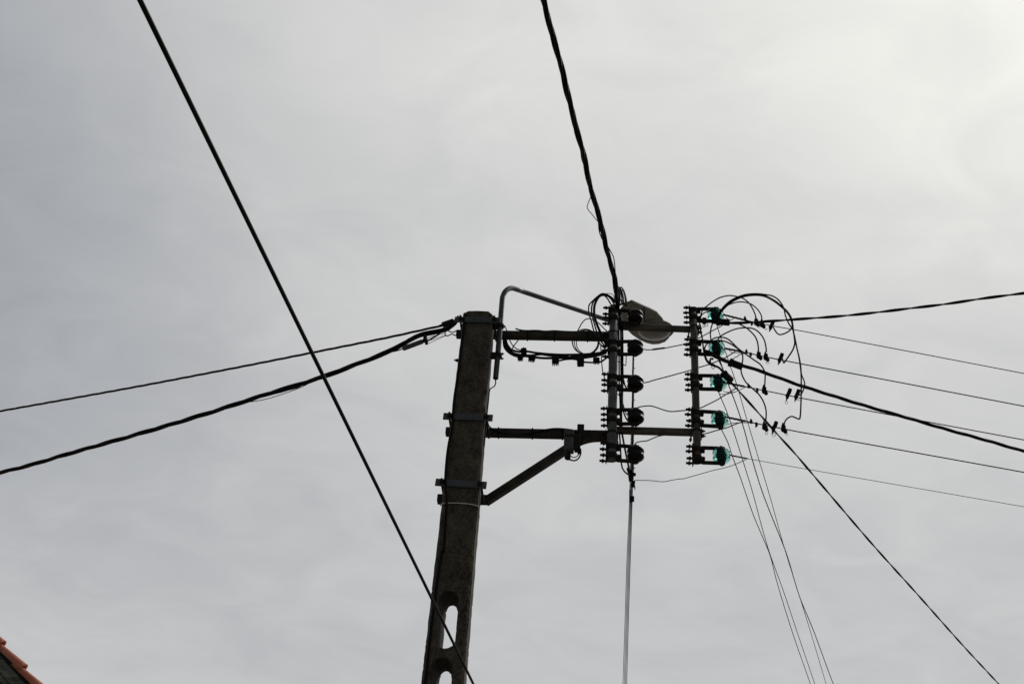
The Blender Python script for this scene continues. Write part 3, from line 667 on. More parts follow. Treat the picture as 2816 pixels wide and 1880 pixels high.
cable('jumper_cable', 'short cable dropping from the arch onto the inner upright top', dd([(1664, 814), (1670, 820), (1676, 830), (1683, 842), (1686, 850)], .13, .105), 3.6, group=GJ)
cable('jumper_cable', 'fine wire looping from the arch into the thick overhead cable', dd([(1660, 809), (1671, 806.8), (1680, 807.5), (1686, 811), (1690, 820)], .125), 1.8, group=GJ)
m_ = MB()
for k, (cx_, cy_, rx, ry, dz, tl) in enumerate(((1702, 812, 7.5, 25, .10, .12), (1706, 815, 8, 24, .11, .18), (1711, 814, 6.5, 25, .12, .20), (1714, 815, 5.5, 26, .09, .22), (1699, 815, 6, 26, .13, .05), (1704, 818, 9.5, 21, .115, .1), (1717, 818, 4.5, 24, .10, .2))):
    m_.tube([F(cx_ + rx * math.cos(a) * math.cos(tl) + ry * math.sin(a) * math.sin(tl), cy_ - rx * math.cos(a) * math.sin(tl) + ry * math.sin(a) * math.cos(tl), dz + .02 * math.cos(a)) for a in [2 * math.pi * j / 28 for j in range(29)]], .0036, 6, False)
m_.tube(smooth(dd([(1703, 792), (1702, 815), (1701, 838), (1700, 850)], .11, .09)), .010, 10)
tag(obj('coiled_cable', m_, M_BLACK), 'narrow black coil of wire hanging at the top of the inner upright', 'cable coil')

# cables down beside the inner upright
GV = 'cables running down between inner upright and dark insulators'
DV = .02
cable('drop_cable', 'cable closest to the inner upright, ending in the low looped clamp', dd([(1698, 850), (1701, 890), (1702, 925), (1702.5, 1000), (1703, 1060), (1705, 1100), (1706, 1150), (1704, 1190), (1706, 1225), (1709, 1275), (1716, 1294), (1730, 1306)], DV, .0), 3.8, group=GV)
cable('drop_cable', 'thick middle cable running down beside the inner upright', dd([(1702, 850), (1706, 890), (1707.5, 925), (1708, 1000), (1709, 1060), (1708.5, 1120), (1710, 1180), (1715, 1215), (1723, 1255), (1730, 1288)], DV + .012, .0), 4.6, group=GV)
cable('drop_cable', 'cable bending off behind the middle dark insulator', dd([(1704, 850), (1710, 890), (1712.5, 925), (1712.5, 1025), (1715, 1045), (1720, 1062), (1730, 1075)], DV), 4.2, group=GV)
cable('drop_cable', 'cable bending off behind the fourth dark insulator', dd([(1712, 960), (1713, 1040), (1711.5, 1100), (1714, 1128), (1722, 1150), (1732, 1162)], DV - .02), 4, group=GV)
cable('drop_cable', 'small hooked wire dipping under the second dark insulator', dd([(1688, 995), (1706, 995), (1713, 1000), (1719.5, 1005), (1721.5, 998), (1722, 970)], DV + .03), 2.2, group=GV)
cable('drop_cable', 'thin wire slanting down from the inner upright to the fourth dark insulator', dd([(1692, 1076), (1696, 1080.5), (1704, 1089), (1711, 1103), (1717, 1122), (1723, 1140)], DV + .04), 2.4, group=GV)
cable('drop_cable', 'thin cable hanging from the slung bundle along the left of the inner upright', dd([(1652, 950), (1654, 985), (1656, 1010), (1659, 1027), (1664, 1042), (1672, 1056)], .03), 2.6, group=GV)

# ------------------------------------------------------------------ long lines
def extend(pts, a=0.0, b=0.0):
    pts = list(pts)
    if a: pts = [pts[0] + (pts[0] - pts[1]).normalized() * a] + pts
    if b: pts = pts + [pts[-1] + (pts[-1] - pts[-2]).normalized() * b]
    return pts
# the low straight cable passing in front of the pole
zc0 = 3.76
m_ = MB(); pts = [(384.5, 0), (840, 930), (1305, 1880)]
q0, q1 = K(384.5, 0, zdepth(384.5, 0, zc0)), K(1302, 1880, zdepth(1302, 1880, zc0))
u_ = (q1 - q0); path = [q0 + u_ * t for t in [-.6 + 0.1 * k for k in range(60)]]
path = [p - ZV * (.0) for p in path]
m_.tube(path, .0068, 10); tag(obj('overhead_cable', m_, M_BLACK), 'smooth black cable running diagonally across the sky in front of the pole', 'cable')

# thick bundled cable coming over the viewer to the top of the inner upright
tp = [(1698, 842), (1693.5, 802), (1690, 765), (1679, 722), (1668, 685), (1657, 635), (1645, 588), (1634, 548), (1622, 508), (1612, 460), (1602, 415), (1585, 358), (1576, 315), (1562, 262), (1551, 215), (1538, 165), (1524, 115), (1510, 60), (1495, 0)]
k0 = depth(F(1698, 842, .1)); k1 = zdepth(1495, 0, F(1698, 842, .1).z - .08)
pts = away(tp, k0, k1)
t_ = thing('bundled_cable', 'thick twisted black cable bundle coming down from overhead to the inner upright', 'cable', pts[0])
m_ = MB(); twist(m_, extend(smooth(pts, 4), 0, 9), [(0, .0098, .0092), (1.9, .0098, .0090), (3.4, .0092, .0080), (4.9, .0088, .006)], .70, 8, .0012); obj('twisted_core', m_, M_BLACK, t_)
def alongtop(pp): return [K(x, y, 1 / lerp(1 / k0, 1 / k1, (842 - y) / 842.0)) + NRM * .012 for x, y in pp]
for nm, pp, w in (('stray_strand', [(1622, 520), (1625.5, 541), (1619, 558), (1614.6, 572), (1618, 581), (1628, 593), (1638, 606), (1646.5, 617), (1650, 640)], 2.4), ('stray_strand', [(1668, 672), (1673, 684), (1682, 699), (1688, 714), (1691, 740), (1693, 775)], 3), ('stray_strand', [(1597, 420), (1599.5, 440), (1606, 460)], 2.6), ('stray_strand', [(1645, 610), (1648, 640), (1656, 662)], 3)):
    m_ = MB(); m_.tube(smooth(alongtop(pp), 6), w / 2 * PXM * .9, 7); obj(nm, m_, M_BLACK, t_)

# left side, towards neighbours
lt = [(1216, 895), (1168, 905.5), (1060.7, 929), (900, 961), (709, 999), (575, 1025), (383, 1061.5), (191.6, 1096), (0, 1130)]
k0 = depth(F(1216, 895, .12)); k1 = zdepth(0, 1130, F(1216, 895, .12).z - .05)
lp3 = away(lt, k0, k1)
t_ = thing('service_cable', 'slim twisted cable leaving the concrete pole to the left edge, upper of the two', 'cable', lp3[0], 'twisted cables leaving the pole to the left')
m_ = MB(); twist(m_, extend(smooth(lp3, 4), 0, 12), [(0, .0042, .0052), (2.1, .0042, .0052), (4.2, .0042, .0052)], .42, 8); obj('twisted_core', m_, M_BLACK, t_)
t2 = thing('tension_clamp', 'dark wedge clamp holding the slim twisted cable at the pole top', 'clamp', F(1233, 890, .12))
m_ = MB(); p, q = F(1214, 894, .12), F(1252, 881, .12); m_.beam(p.lerp(q, .06), p.lerp(q, .9), .016, .017, ZV, .005); m_.tube([p - (q - p) * .22, p, p.lerp(q, .12)], [.007, .009, .015], 8); obj('clamp_body', m_, M_IRON, t2)
m_ = MB(); m_.tube(smooth([F(1236, 883, .12), F(1243, 881.5, .13), F(1252, 880.5, .13), F(1260, 879, .13)], 4), .0022, 6); m_.tube(smooth([F(1236, 891, .12), F(1250, 886, .12), F(1262, 881, .12)], 4), .004, 6); obj('bail_wire', m_, M_IRON, t2)
lk = [(1264, 872), (1252, 886), (1236, 900), (1222, 906), (1204, 910.5), (1186, 914.5), (1159, 921), (1123, 936), (1078.6, 962), (1007, 991), (900, 1031.5), (881, 1038), (805, 1062), (728, 1085), (575, 1134.5), (383, 1192), (191.6, 1246), (90, 1276), (0, 1299)]
k0 = depth(F(1250, 888, .1)); k1 = zdepth(0, 1299, F(1250, 888, .1).z - .05)
lk3 = away(lk, k0, k1)
t_ = thing('service_cable', 'thick sagging twisted bundle leaving the concrete pole to the left edge, lower of the two', 'cable', lk3[0], 'twisted cables leaving the pole to the left')
m_ = MB(); twist(m_, extend(smooth(lk3, 4), 0, 12), [(0, .0105, .0100), (2.3, .0105, .0094), (4.1, .0108, .0085)], .95, 8, .0010); obj('twisted_core', m_, M_BLACK, t_)
def left_at(pp): return [K(x, y, 1 / lerp(1 / k0, 1 / k1, (1264 - x) / 1264.0)) + NRM * .01 for x, y in pp]
for pp, w in (([(885, 1037), (870, 1044), (850, 1053), (815, 1067), (770, 1081), (730, 1089), (690, 1098), (668, 1105)], 3.6), ([(880, 1038), (860, 1050), (830, 1066), (790, 1081), (740, 1097), (700, 1105), (660, 1109), (640, 1113.5)], 2.4), ([(840, 1052), (825, 1065), (800, 1073), (760, 1080), (725, 1087)], 3.2), ([(285, 1219.5), (272, 1225), (255, 1232), (230, 1240), (205, 1245), (185, 1248)], 2.2)):
    m_ = MB(); m_.tube(smooth(left_at(pp), 6), w / 2 * PXM, 7); obj('stray_strand', m_, M_BLACK, t_)
t2 = thing('tension_clamp', 'long grey tube clamp under the thick sagging bundle near the pole', 'clamp', F(1140, 948, .11))
c0, c1 = F(1107, 959, .11), F(1163, 938, .11); m_ = MB(); m_.lathe(c0, c1 - c0, [(.010, 0), (.0165, .004), (.0175, .02), (.0175, (c1 - c0).length - .01), (.014, (c1 - c0).length)], 14); obj('clamp_tube', m_, M_BOX, t2)
m_ = MB(); e_ = F(1175, 934, .11); m_.beam(c1, e_, .011, .012, ZV, .003); m_.box(F(1169, 930, .11), A, NRM, ZV, .012, .014, .022, .003); m_.box(F(1173, 940, .11), A, NRM, ZV, .010, .014, .018, .003); obj('clamp_head', m_, M_IRON, t2)
m_ = MB(); m_.tube([F(1070, 968, .115), F(1090, 964.5, .11), c0], .0048, 7); m_.tube(smooth([F(1175, 930, .11), F(1195, 923, .11), F(1225, 915.5, .11)], 3), .0026, 6); m_.tube([F(1176, 937.5, .11), F(1227, 921, .11)], .0022, 6); m_.tube([F(1174, 946, .11), F(1226, 922.5, .11)], .0022, 6); m_.tube(smooth([F(1178, 936, .115), F(1195, 926, .115), F(1210, 917, .115)], 3), .006, 7); obj('bail_wire', m_, M_IRON, t2)
m_ = MB(); m_.tube(smooth([F(1262, 907, .06), F(1255, 909.5, .06), F(1245, 913.5, .07), F(1236, 911, .08), F(1230, 907.5, .1), F(1225, 912, .1), F(1224, 919, .1), F(1230, 923.5, .1), F(1236, 921, .1), F(1242, 918.5, .08), F(1250, 921, .07), F(1258, 924, .06)], 5), .0042, 8)
tag(obj('anchor_hook', m_, M_IRON), 'wavy iron hook at the pole that holds the grey tube clamp', 'hook')

# bare wires running off to the right, one from each green insulator
GW = 'bare wires running off to the right from the green insulators'
WR = [((1985, 864), (2055, 881.5), [(2125, 896), (2200, 909), (2500, 966)], (2816, 1026.5), 2.6), ((1990, 957), (2040, 966.5), [(2100, 980), (2200, 999.5), (2500, 1056)], (2816, 1116.5), 3.2),
      ((1995, 1052), (2046, 1062), [(2100, 1073), (2200, 1093.5), (2500, 1150)], (2816, 1209), 3.0), ((2000, 1147), (2050, 1157.5), [(2100, 1168), (2200, 1187.5), (2500, 1241)], (2816, 1298), 3.2), ((2003, 1250), (2056, 1260.5), [(2200, 1286), (2500, 1338)], (2816, 1392.5), 1.6)]
wl = ['top bare wire on the right, from the topmost green insulator', 'bare wire on the right from the second green insulator', 'bare wire on the right crossed by the thick lower cable', 'bare wire on the right passing the lowest row of connectors', 'finest bare wire on the right, from the lowest green insulator']
WPATH = []
for i, (a_, b_, mids, e_, w) in enumerate(WR):
    P0 = F(*INS_R[i], DU); k0 = depth(P0 + A * XI - NRM * .03); k1 = zdepth(e_[0], e_[1], P0.z - .06)
    pts = [(INS_R[i][0] + 60, a_[1] - 5), a_, b_] + mids + [e_]
    P = away(pts, k0, k1); WPATH.append((P, k0, k1, pts))
    t_ = thing('power_line', wl[i], 'wire', P[0], GW)
    m_ = MB(); m_.tube(extend(P, 0, 14), w / 2 * PXM, 6); obj('conductor', m_, M_BARE, t_)
    if i < 4:
        m_ = MB(); twist(m_, [P[0].lerp(P[1], .3), P[1], P[2]], [(0, .0042, .0042), (2.1, .0042, .0042), (4.2, .0042, .0042)], .09, 6); 
        tail = P[2] + (P[3] - P[2]) * .22
        m_.tube([P[2], tail], [.0055, .003], 6); obj('dead_end_grip', m_, M_GRIP, t_)
    else:
        m_ = MB(); m_.tube([P[0], P[1], P[2]], .0052, 7); obj('dead_end_grip', m_, M_GRIP, t_)
def on_line(i, px_, py_):
    P, k0, k1, pts = WPATH[i]; a0, b0 = Vector(pts[0]), Vector(pts[-1]); u2 = b0 - a0; t = (Vector((px_, py_)) - a0).dot(u2) / u2.dot(u2)
    return K(px_, py_, 1 / lerp(1 / k0, 1 / k1, t))

# twisted cables leaving to the right
GT = 'twisted cables leaving the outer upright'
def right_cable(label, pts, z1off, strands, pitch, start_d, loose=0.0):
    P0 = F(*pts[0], start_d); k0 = depth(P0); e_ = pts[-1]; k1 = zdepth(e_[0], e_[1], P0.z + z1off)
    P = away(pts, k0, k1); t_ = thing('service_cable', label, 'cable', P[0], GT)
    m_ = MB(); twist(m_, extend(smooth(P, 4), 0, 12), strands, pitch, 8, loose); obj('twisted_core', m_, M_BLACK, t_); return t_, P
right_cable('twisted black cable rising gently to the right edge', [(1995, 888), (2040, 887.5), (2100, 884), (2160, 880), (2200, 877), (2300, 870), (2400, 860), (2500, 848), (2600, 836), (2700, 821), (2816, 806)], -.05, [(0, .0052, .0055), (math.pi, .0052, .0055)], .42, .09)
right_cable('thick twisted black cable falling to the right edge', [(2020, 999), (2042, 1005), (2105, 1025), (2200, 1059), (2300, 1091), (2400, 1121), (2500, 1150), (2600, 1179), (2700, 1207), (2816, 1240)], -.05, [(0, .0066, .0074), (2.0, .0066, .0072), (4.2, .0062, .0066)], .66, .10)
td, Pd = right_cable('twisted black cable dropping steeply to the bottom edge at the right', [(2000, 1040), (2060, 1106), (2140, 1196), (2190, 1251), (2281, 1358), (2402, 1499), (2522, 1632), (2643, 1768), (2747, 1880)], -.1, [(0, .0042, .0048), (math.pi, .0042, .0048)], .62, .10)

def finned_clamp(label, a_, b_, w, d, fins=True):
    p, q = F(*a_, d), F(*b_, d); t = (q - p).normalized(); sd = t.cross(NRM).normalized(); o = thing('tension_clamp', label, 'clamp', p.lerp(q, .5), 'finned tension clamps'); hw = w / 2 * PXM
    m_ = MB(); m_.box(p.lerp(q, .5), t, NRM, sd, (q - p).length / 2, .016, hw, .005); m_.box(p.lerp(q, .12), t, NRM, sd, (q - p).length * .13, .018, hw * 1.2, .004); obj('clamp_body', m_, M_BLACK, o)
    if fins:
        m_ = MB(); up_ = sd if sd.z > 0 else -sd
        for k in range(10):
            c = p.lerp(q, .25 + .072 * k); m_.beam(c + up_ * hw * .9, c + up_ * (hw + .009) - t * .004, .003, .0016, t, .0005)
        obj('clamp_fins', m_, M_BLACK, o)
    return o
f1 = finned_clamp('black boot clamp at the green insulators where the rising cable starts', (1972, 884), (2007, 887), 16.5, .09, False)
m_ = MB(); m_.beam(F(1922, 880, .09), F(1950, 883, .09), .010, .012, ZV, .003); m_.box(F(1937, 882, .09), A, NRM, ZV, .015, .016, .022, .004); m_.tube(smooth(dd([(1948, 884), (1962, 889), (1975, 891)], .09)), .004, 6); obj('clamp_bail', m_, M_IRON, f1)
m_ = MB()
for cx_, cy_, rx, ry in ((1935.5, 895, 2.6, 5), (1942.5, 892, 4.2, 5.2)):
    m_.tube([F(cx_ + rx * math.cos(a), cy_ + ry * math.sin(a), .095) for a in [2 * math.pi * j / 16 for j in range(17)]], .0022, 6, False)
obj('pull_ring', m_, M_BLACK, f1)
f2 = finned_clamp('comb finned black clamp on the falling thick cable beside the green insulators', (2005, 995), (2042, 1009), 17, .10)
m_ = MB(); m_.tube(smooth(dd([(1936, 965), (1950, 968), (1968, 978), (1988, 988), (2006, 996)], .10)), [.016] * 7 + [.014] * 6 + [.010] * 6 + [.010] * 6, 8) if False else m_.tube(smooth(dd([(1936, 965), (1950, 968), (1968, 978), (1988, 988), (2006, 996)], .10)), .012, 8)
m_.tube(smooth(dd([(1940, 973), (1955, 976), (1970, 984), (1988, 992), (2004, 998)], .085)), .007, 8); m_.tube(smooth(dd([(1978, 982), (1990, 990), (2003, 993)], .11)), .0035, 6); obj('clamp_bail', m_, M_IRON, f2)
f3 = finned_clamp('finned black clamp slanting down beside the middle green insulator', (1988, 1025), (2012, 1048), 15.5, .10)
m_ = MB(); m_.tube(smooth(dd([(1950, 1000), (1962, 1005), (1972, 1008), (1981, 1014), (1992, 1028)], .10)), .008, 8); m_.tube(dd([(1976, 990), (1984, 1006), (1990, 1020)], .10), .004, 6); m_.tube(smooth(dd([(1955, 985), (1952.5, 993), (1956, 1000), (1966, 1004)], .10)), .007, 8)
m_.tube(smooth(dd([(1953, 988), (1958, 984.5), (1961, 987), (1958, 988)], .10)), .005, 7); m_.tube(smooth(dd([(1957, 1007), (1958, 1012), (1962, 1013.5), (1966, 1009)], .10)), .0025, 6); obj('clamp_bail', m_, M_IRON, f3)

# fine wires falling away to the lower right
GF = 'fine wires falling away to the bottom edge'
FW = [('leftmost fine wire at the bottom edge below the green insulators, from the fourth one', [(1978, 1160), (1982, 1176), (2001.6, 1216), (2014, 1254), (2036, 1312), (2055, 1368), (2074, 1421), (2096, 1473), (2119, 1530), (2139, 1608), (2180, 1740), (2229, 1880)], 3, 1.7),
      ('fine wire second at the bottom edge below the green insulators, from the middle one', [(1974, 1068), (1979, 1085), (1998, 1130), (2019, 1190), (2038, 1250), (2070, 1354), (2096, 1451), (2119, 1527), (2153, 1620), (2195, 1745), (2241, 1880)], 2, 1.7),
      ('darkest fine wire bending to the right at the bottom edge, from the second green insulator', [(1976, 980), (1990, 1020), (2004, 1059), (2026, 1117), (2047.5, 1184), (2065, 1250), (2100, 1362), (2153, 1495), (2171, 1547), (2199, 1640), (2237, 1732), (2277, 1841), (2292, 1880)], 1, 2.2),
      ('long fine wire from the topmost green insulator to the bottom edge', [(1970, 890), (1985, 937), (2002, 987), (2007, 1003), (2026, 1057), (2051, 1143), (2083, 1250), (2119, 1370), (2155, 1499), (2189, 1608), (2229, 1736), (2272, 1880)], 0, 1.7)]
for lb, pts, i, w in FW:
    P0 = F(*INS_R[i], DU) + A * XI - NRM * .05; k0 = depth(P0); k1 = zdepth(pts[-1][0], pts[-1][1], P0.z - .12)
    P = away(pts, k0, k1); m_ = MB(); m_.tube(extend(smooth(P, 4), 0, 14), w / 2 * PXM * 1.45, 6)
    tag(obj('power_line', m_, M_BARE), lb, 'wire', GF)
# bare wires running straight away from the dark insulators
GL = 'bare wires running away from the dark insulators'
for j, (i, xb, ym) in enumerate(((1, 1713, 985), (2, 1716.5, 1080), (3, 1719.8, 1178), (4, 1723.2, 1276))):
    yi = INS_L[i][1]; P0 = F(INS_L[i][0], yi, DU) + A * XI - NRM * .045; k0 = depth(P0); k1 = zdepth(xb, 1880, P0.z - .12)
    x0 = 1742 - j * .3; xm = 1731 + j * 2.4
    pts = [(x0, yi), (x0 - .5, ym), (lerp(x0, xm, (1381 - ym) / 1381. * 0 + .55), lerp(ym, 1381, .5)), (xm, 1381), (lerp(xm, xb, .33) - 1.2 + .3 * j, 1545), (lerp(xm, xb, .66) - .6, 1715), (xb, 1880)]
    P = away(pts, k0, k1)
    t_ = thing('power_line', 'fine wire hanging straight down the picture from the %s dark insulator' % ordn[i], 'wire', P[0], GL)
    m_ = MB(); m_.tube(extend(smooth(P, 4), 0, 14), 2.6 / 2 * PXM, 6); obj('conductor', m_, M_BARE, t_)
    m_ = MB(); s0 = P[1]; s1 = P[1].lerp(P[2], .42) if i < 4 else P[1].lerp(P[2], .8); s0 = P[0].lerp(P[1], .8)
    twist(m_, [s0, s0.lerp(s1, .5), s1], [(0, .0035, .0036), (2.1, .004, .0034), (4.2, .005, .0026)], .07, 6, .001)
    for fr, hx in ((.35, 1), (.7, -1), (.9, -1)):
        c = s0.lerp(s1, fr); m_.tube(smooth([c, c + A * .010 * hx + ZV * .004, c + A * .014 * hx - ZV * (.008 * fr)], 3), .0028, 6)
    obj('dead_end_wrap', m_, M_IRON, t_)
# small clamps on those wires
def lineclamp(name, label, px_, py_, d, parts):
    o = thing(name, label, 'connector', F(px_, py_, d), 'small clamps on the wires under the dark insulators')
    for nm, (dx, dy, w, h, tl) in parts:
        m_ = MB(); ax = A * math.cos(tl) + ZV * math.sin(tl); az_ = -A * math.sin(tl) + ZV * math.cos(tl)
        m_.box(F(px_ + dx, py_ + dy, d), ax, NRM, az_, w / 2 * PXM, .012, h / 2 * PXM / .8, .003); obj(nm, m_, M_BLACK, o)
lineclamp('line_clamp', 'winged black clamp just below the lowest dark insulator', 1734, 1299, -.07, [('clamp_body', (0, 0, 11, 13, .2)), ('clamp_wing', (7, 4, 14, 5, -.3)), ('clamp_jaw', (-6, -6, 6, 11, .3)), ('clamp_foot', (-.5, 15, 9, 13, .1))])
lineclamp('line_clamp', 'small black clamp where the lowest link wire joins the hanging wires', 1741, 1331, -.09, [('clamp_body', (0, -1, 9, 13, -.15)), ('clamp_tail', (4.5, 8, 2, 9, .1))])
lineclamp('line_clamp', 'lowest black clamp gathering the four hanging wires', 1737, 1371, -.12, [('clamp_body', (2, 0, 9, 11, 0)), ('clamp_jaw', (-4, 1, 5, 14, 0)), ('clamp_stem', (-5, -14, 3, 16, 0))])

# link wires across from the dark to the green insulators
GK = 'link wires between the two insulator stacks'
cable('link_wire', 'link wire with a dark splice sleeve under the street lamp', dd([(1745, 955), (1765, 959), (1779, 961.5), (1794, 961), (1828, 957), (1848, 953), (1866, 949.5), (1895, 942.5), (1918.5, 931.5), (1956, 911), (1986, 895)], .03, .05), 2.6, group=GK)
sp = cable('splice_sleeve', 'dark splice sleeve on the link wire under the street lamp', dd([(1794, 961), (1811, 958.6), (1828, 956.6)], .037, .04), 4.6, cat='sleeve')
cable('link_wire', 'straight link wire rising from the middle dark insulator', dd([(1745, 1050), (1763, 1051.3), (1778, 1051), (1800, 1044.5), (1840, 1034), (1901, 1017), (1923, 1009.7), (1950, 1001.5), (1973, 992.5), (1993, 984), (2021, 967)], .03, .02), 2.8, group=GK)
cable('link_wire', 'wavy link wire from the fourth dark insulator', dd([(1748, 1127), (1751, 1122), (1757, 1119), (1770, 1116.5), (1786, 1115.4), (1800, 1118), (1817, 1124), (1835, 1129.5), (1850, 1131), (1872, 1129), (1897, 1126.5), (1925, 1121.5), (1948, 1111), (1971, 1099.5), (1998, 1083), (2026, 1066)], .03, .02), 2.8, group=GK)
cable('link_wire', 'link wire passing behind the lower crossarm from the lowest dark insulator', dd([(1745, 1222), (1750, 1216.5), (1762, 1213.3), (1776, 1212), (1788, 1208), (1801.5, 1202), (1819, 1197), (1850, 1194), (1890, 1196), (1934, 1193), (1967, 1184), (2000, 1175), (2022, 1166), (2043, 1158.5)], -.06, -.02), 2.6, group=GK)
cable('link_wire', 'finest link wire sagging below both insulator stacks', dd([(1742, 1331), (1744.5, 1323), (1748, 1320), (1770, 1320.2), (1794, 1321), (1812, 1323.2), (1827, 1323.6), (1848, 1319.5), (1870, 1316), (1879, 1315.8), (1905, 1308.5), (1926.5, 1302.5), (1960, 1293), (1990, 1286.5), (2010, 1280.5), (2023, 1275.5), (2040, 1268), (2051, 1262.5)], -.08, .0), 1.7, group=GK)

# loops of insulated cable over the green insulators
GX = 'insulated loops tapping the bare wires'
DX = .05
cable('jumper_cable', 'wide thin loop rising over the topmost green insulator', dd([(1967, 1007), (1950, 1000), (1940, 986.5), (1935, 965), (1933, 948), (1931, 931), (1927, 912), (1924.3, 894), (1926, 872), (1932.7, 851), (1942, 843), (1954, 833.5), (1965, 826), (1979, 818.5), (1994, 814.2), (2009, 812.5), (2028, 815.8), (2043.6, 820.5), (2059, 832), (2069, 847.5), (2075, 860), (2079, 873), (2081, 884)], DX + .06, DX - .03, .03), 3.4, group=GX)
cable('jumper_cable', 'loop from behind the topmost green insulator into the second connector of the top wire', dd([(1925, 884), (1928, 869), (1934, 862), (1943, 857.5), (1957, 855), (1975, 853), (1990, 847), (2001.6, 839), (2022.6, 831.5), (2041.7, 830), (2063, 834.8), (2080, 847), (2091.5, 862.5), (2095, 875), (2096, 888)], DX + .05, DX - .03, .02), 3.2, group=GX)
cable('jumper_cable', 'thickest black loop arching over the topmost green insulator', dd([(1966, 880), (1973, 865), (1984, 852.5), (1994, 841), (2013, 826), (2041.7, 814.5), (2066.6, 810), (2089.5, 810.2), (2108.7, 815), (2131.6, 827), (2152.7, 844), (2166, 857), (2175.6, 872.5), (2179.5, 888), (2181.5, 906), (2185, 933), (2185.5, 945), (2179.5, 963), (2166, 983.5), (2158, 995), (2155, 997), (2152.5, 990), (2151, 983)], DX + .06, DX - .04, .05), 3.8, group=GX)
cable('jumper_cable', 'second strand of the thick loop, hooking back into the long connector of the top wire', dd([(1968, 874), (1978, 859), (1990, 843), (2011, 825), (2041, 812), (2066.6, 807.8), (2090, 808), (2108.7, 810.5), (2124, 813.5), (2141, 824.5), (2154.6, 845), (2160, 868), (2168, 887), (2174, 897), (2177, 902), (2172, 908), (2166, 912.5), (2154.6, 918), (2143, 919.6), (2135.5, 914), (2128, 902), (2124, 894)], DX + .06, DX - .04, .06), 3.6, group=GX)
cable('jumper_cable', 'long strand of the thick loop falling to the lowest row of connectors', dd([(1970, 878), (1982, 860), (1994, 846), (2013, 830), (2041, 817), (2066.6, 812.5), (2089.5, 812.5), (2108, 817), (2131, 830), (2152, 847), (2168, 864), (2177, 885), (2180, 905), (2186, 930), (2192, 960), (2197, 981), (2200.5, 1004), (2203, 1028.7), (2203.5, 1060), (2203, 1096), (2201.5, 1134), (2199.8, 1149), (2197, 1151.5), (2191, 1149.5), (2177.6, 1144.5), (2166, 1149.5), (2159, 1158), (2156, 1168)], DX + .06, DX - .06, .07), 3.6, group=GX)
cable('jumper_cable', 'strand bulging out right before it enters the rightmost connector of the third wire', dd([(2181, 905), (2187, 932), (2193, 962), (2198, 982), (2202, 1006), (2204, 1028), (2208, 1039), (2212, 1049), (2212.6, 1061), (2208, 1074.5), (2204, 1081.5), (2199, 1085.5), (2193, 1086.5), (2188, 1085)], DX + .02, DX - .05), 3.2, group=GX)
cable('jumper_cable', 'cable from the black boot clamp down to the left connector of the second wire', dd([(2005, 889), (2022, 887), (2032, 890), (2043, 896), (2055, 903), (2074, 921.6), (2082, 937), (2085, 952), (2086, 965)], DX + .04, DX - .04), 3.6, group=GX)
cable('jumper_cable', 'arch from the second green insulator to the right connector of the second wire', dd([(1974, 934), (1982, 923.5), (2003.5, 912), (2017, 906.5), (2032, 902.5), (2055, 901), (2074, 904.5), (2089.5, 916), (2101, 933), (2106, 952), (2107.5, 968)], DX + .03, DX - .04), 3.6, group=GX)
cable('jumper_cable', 'long arch from the second green insulator down to the connector of the third wire', dd([(1957.5, 934), (1967, 928.5), (1984, 927), (1999.6, 931), (2013, 941), (2028, 956), (2049, 972), (2070, 987), (2089.5, 1000.5), (2099, 1013.5), (2104, 1027), (2103.6, 1048), (2102.6, 1064)], DX + .05, DX - .04), 3.6, group=GX)
cable('jumper_cable', 'winding cable down to the left connector of the fourth wire', dd([(1955, 942), (1967, 936), (1990, 937.5), (2009, 945), (2024, 955), (2034, 963), (2040.5, 972), (2042.7, 985), (2040, 1004), (2038, 1019), (2042, 1034), (2051, 1050), (2062, 1061), (2075, 1073), (2086, 1083), (2098, 1101), (2105.5, 1122), (2107, 1140), (2105.5, 1160)], DX + .05, DX - .06), 3.6, group=GX)
cable('jumper_cable', 'short bent cable between the two upper green insulators', dd([(1959, 890), (1955.5, 902), (1953.6, 915), (1954, 926), (1956, 938)], DX + .05), 3.4, group=GX)
cable('jumper_cable', 'cable hugging the outer upright between the upper green insulators', dd([(1926, 893), (1928.5, 915), (1932, 933), (1934, 952), (1938, 972), (1945, 990), (1956, 1001)], DX + .075), 3.2, group=GX)
cable('jumper_cable', 'small curved cable round the second green insulator', dd([(1938, 962), (1938.5, 955), (1942, 948), (1950, 942), (1960, 938)], DX + .06), 3.4, group=GX)
GQ = 'loose fine wire tails at the insulator grips'
cable('wire_tail', 'loose fine wire tail under the grip of the middle green insulator', dd([(1988, 1075), (1995, 1077), (2008, 1078.5), (2022, 1077), (2038, 1070), (2050, 1064)], .02), 1.7, M_BARE, GQ)
cable('wire_tail', 'second fine wire tail hanging lower under the middle green insulator', dd([(1977, 1082), (1985, 1084), (2000, 1083), (2020, 1078), (2036, 1071), (2048, 1065)], .03), 1.7, M_BARE, GQ)
cable('wire_tail', 'fine wire tail under the grip of the fourth green insulator', dd([(1984, 1177), (1995, 1170), (2010, 1164), (2030, 1162), (2060, 1162), (2072, 1163)], .02), 1.7, M_BARE, GQ)
cable('wire_tail', 'fine wire tail sagging under the grip of the second green insulator', dd([(2005, 962), (2009, 967), (2016, 969.5), (2034, 969.5), (2046, 970)], .02), 1.7, M_BARE, GQ)
cable('wire_tail', 'wavy tail rising from the comb finned clamp', dd([(2016, 987), (2022, 982), (2027, 980.5), (2033, 975), (2040, 973), (2048, 972)], .03), 2.2, M_BARE, GQ)
cable('wire_tail', 'fine wire tails beside the black boot clamp', dd([(1996, 873), (2002, 877), (2010, 880), (2016, 876), (2024, 872)], .05), 2.0, M_BARE, GQ)

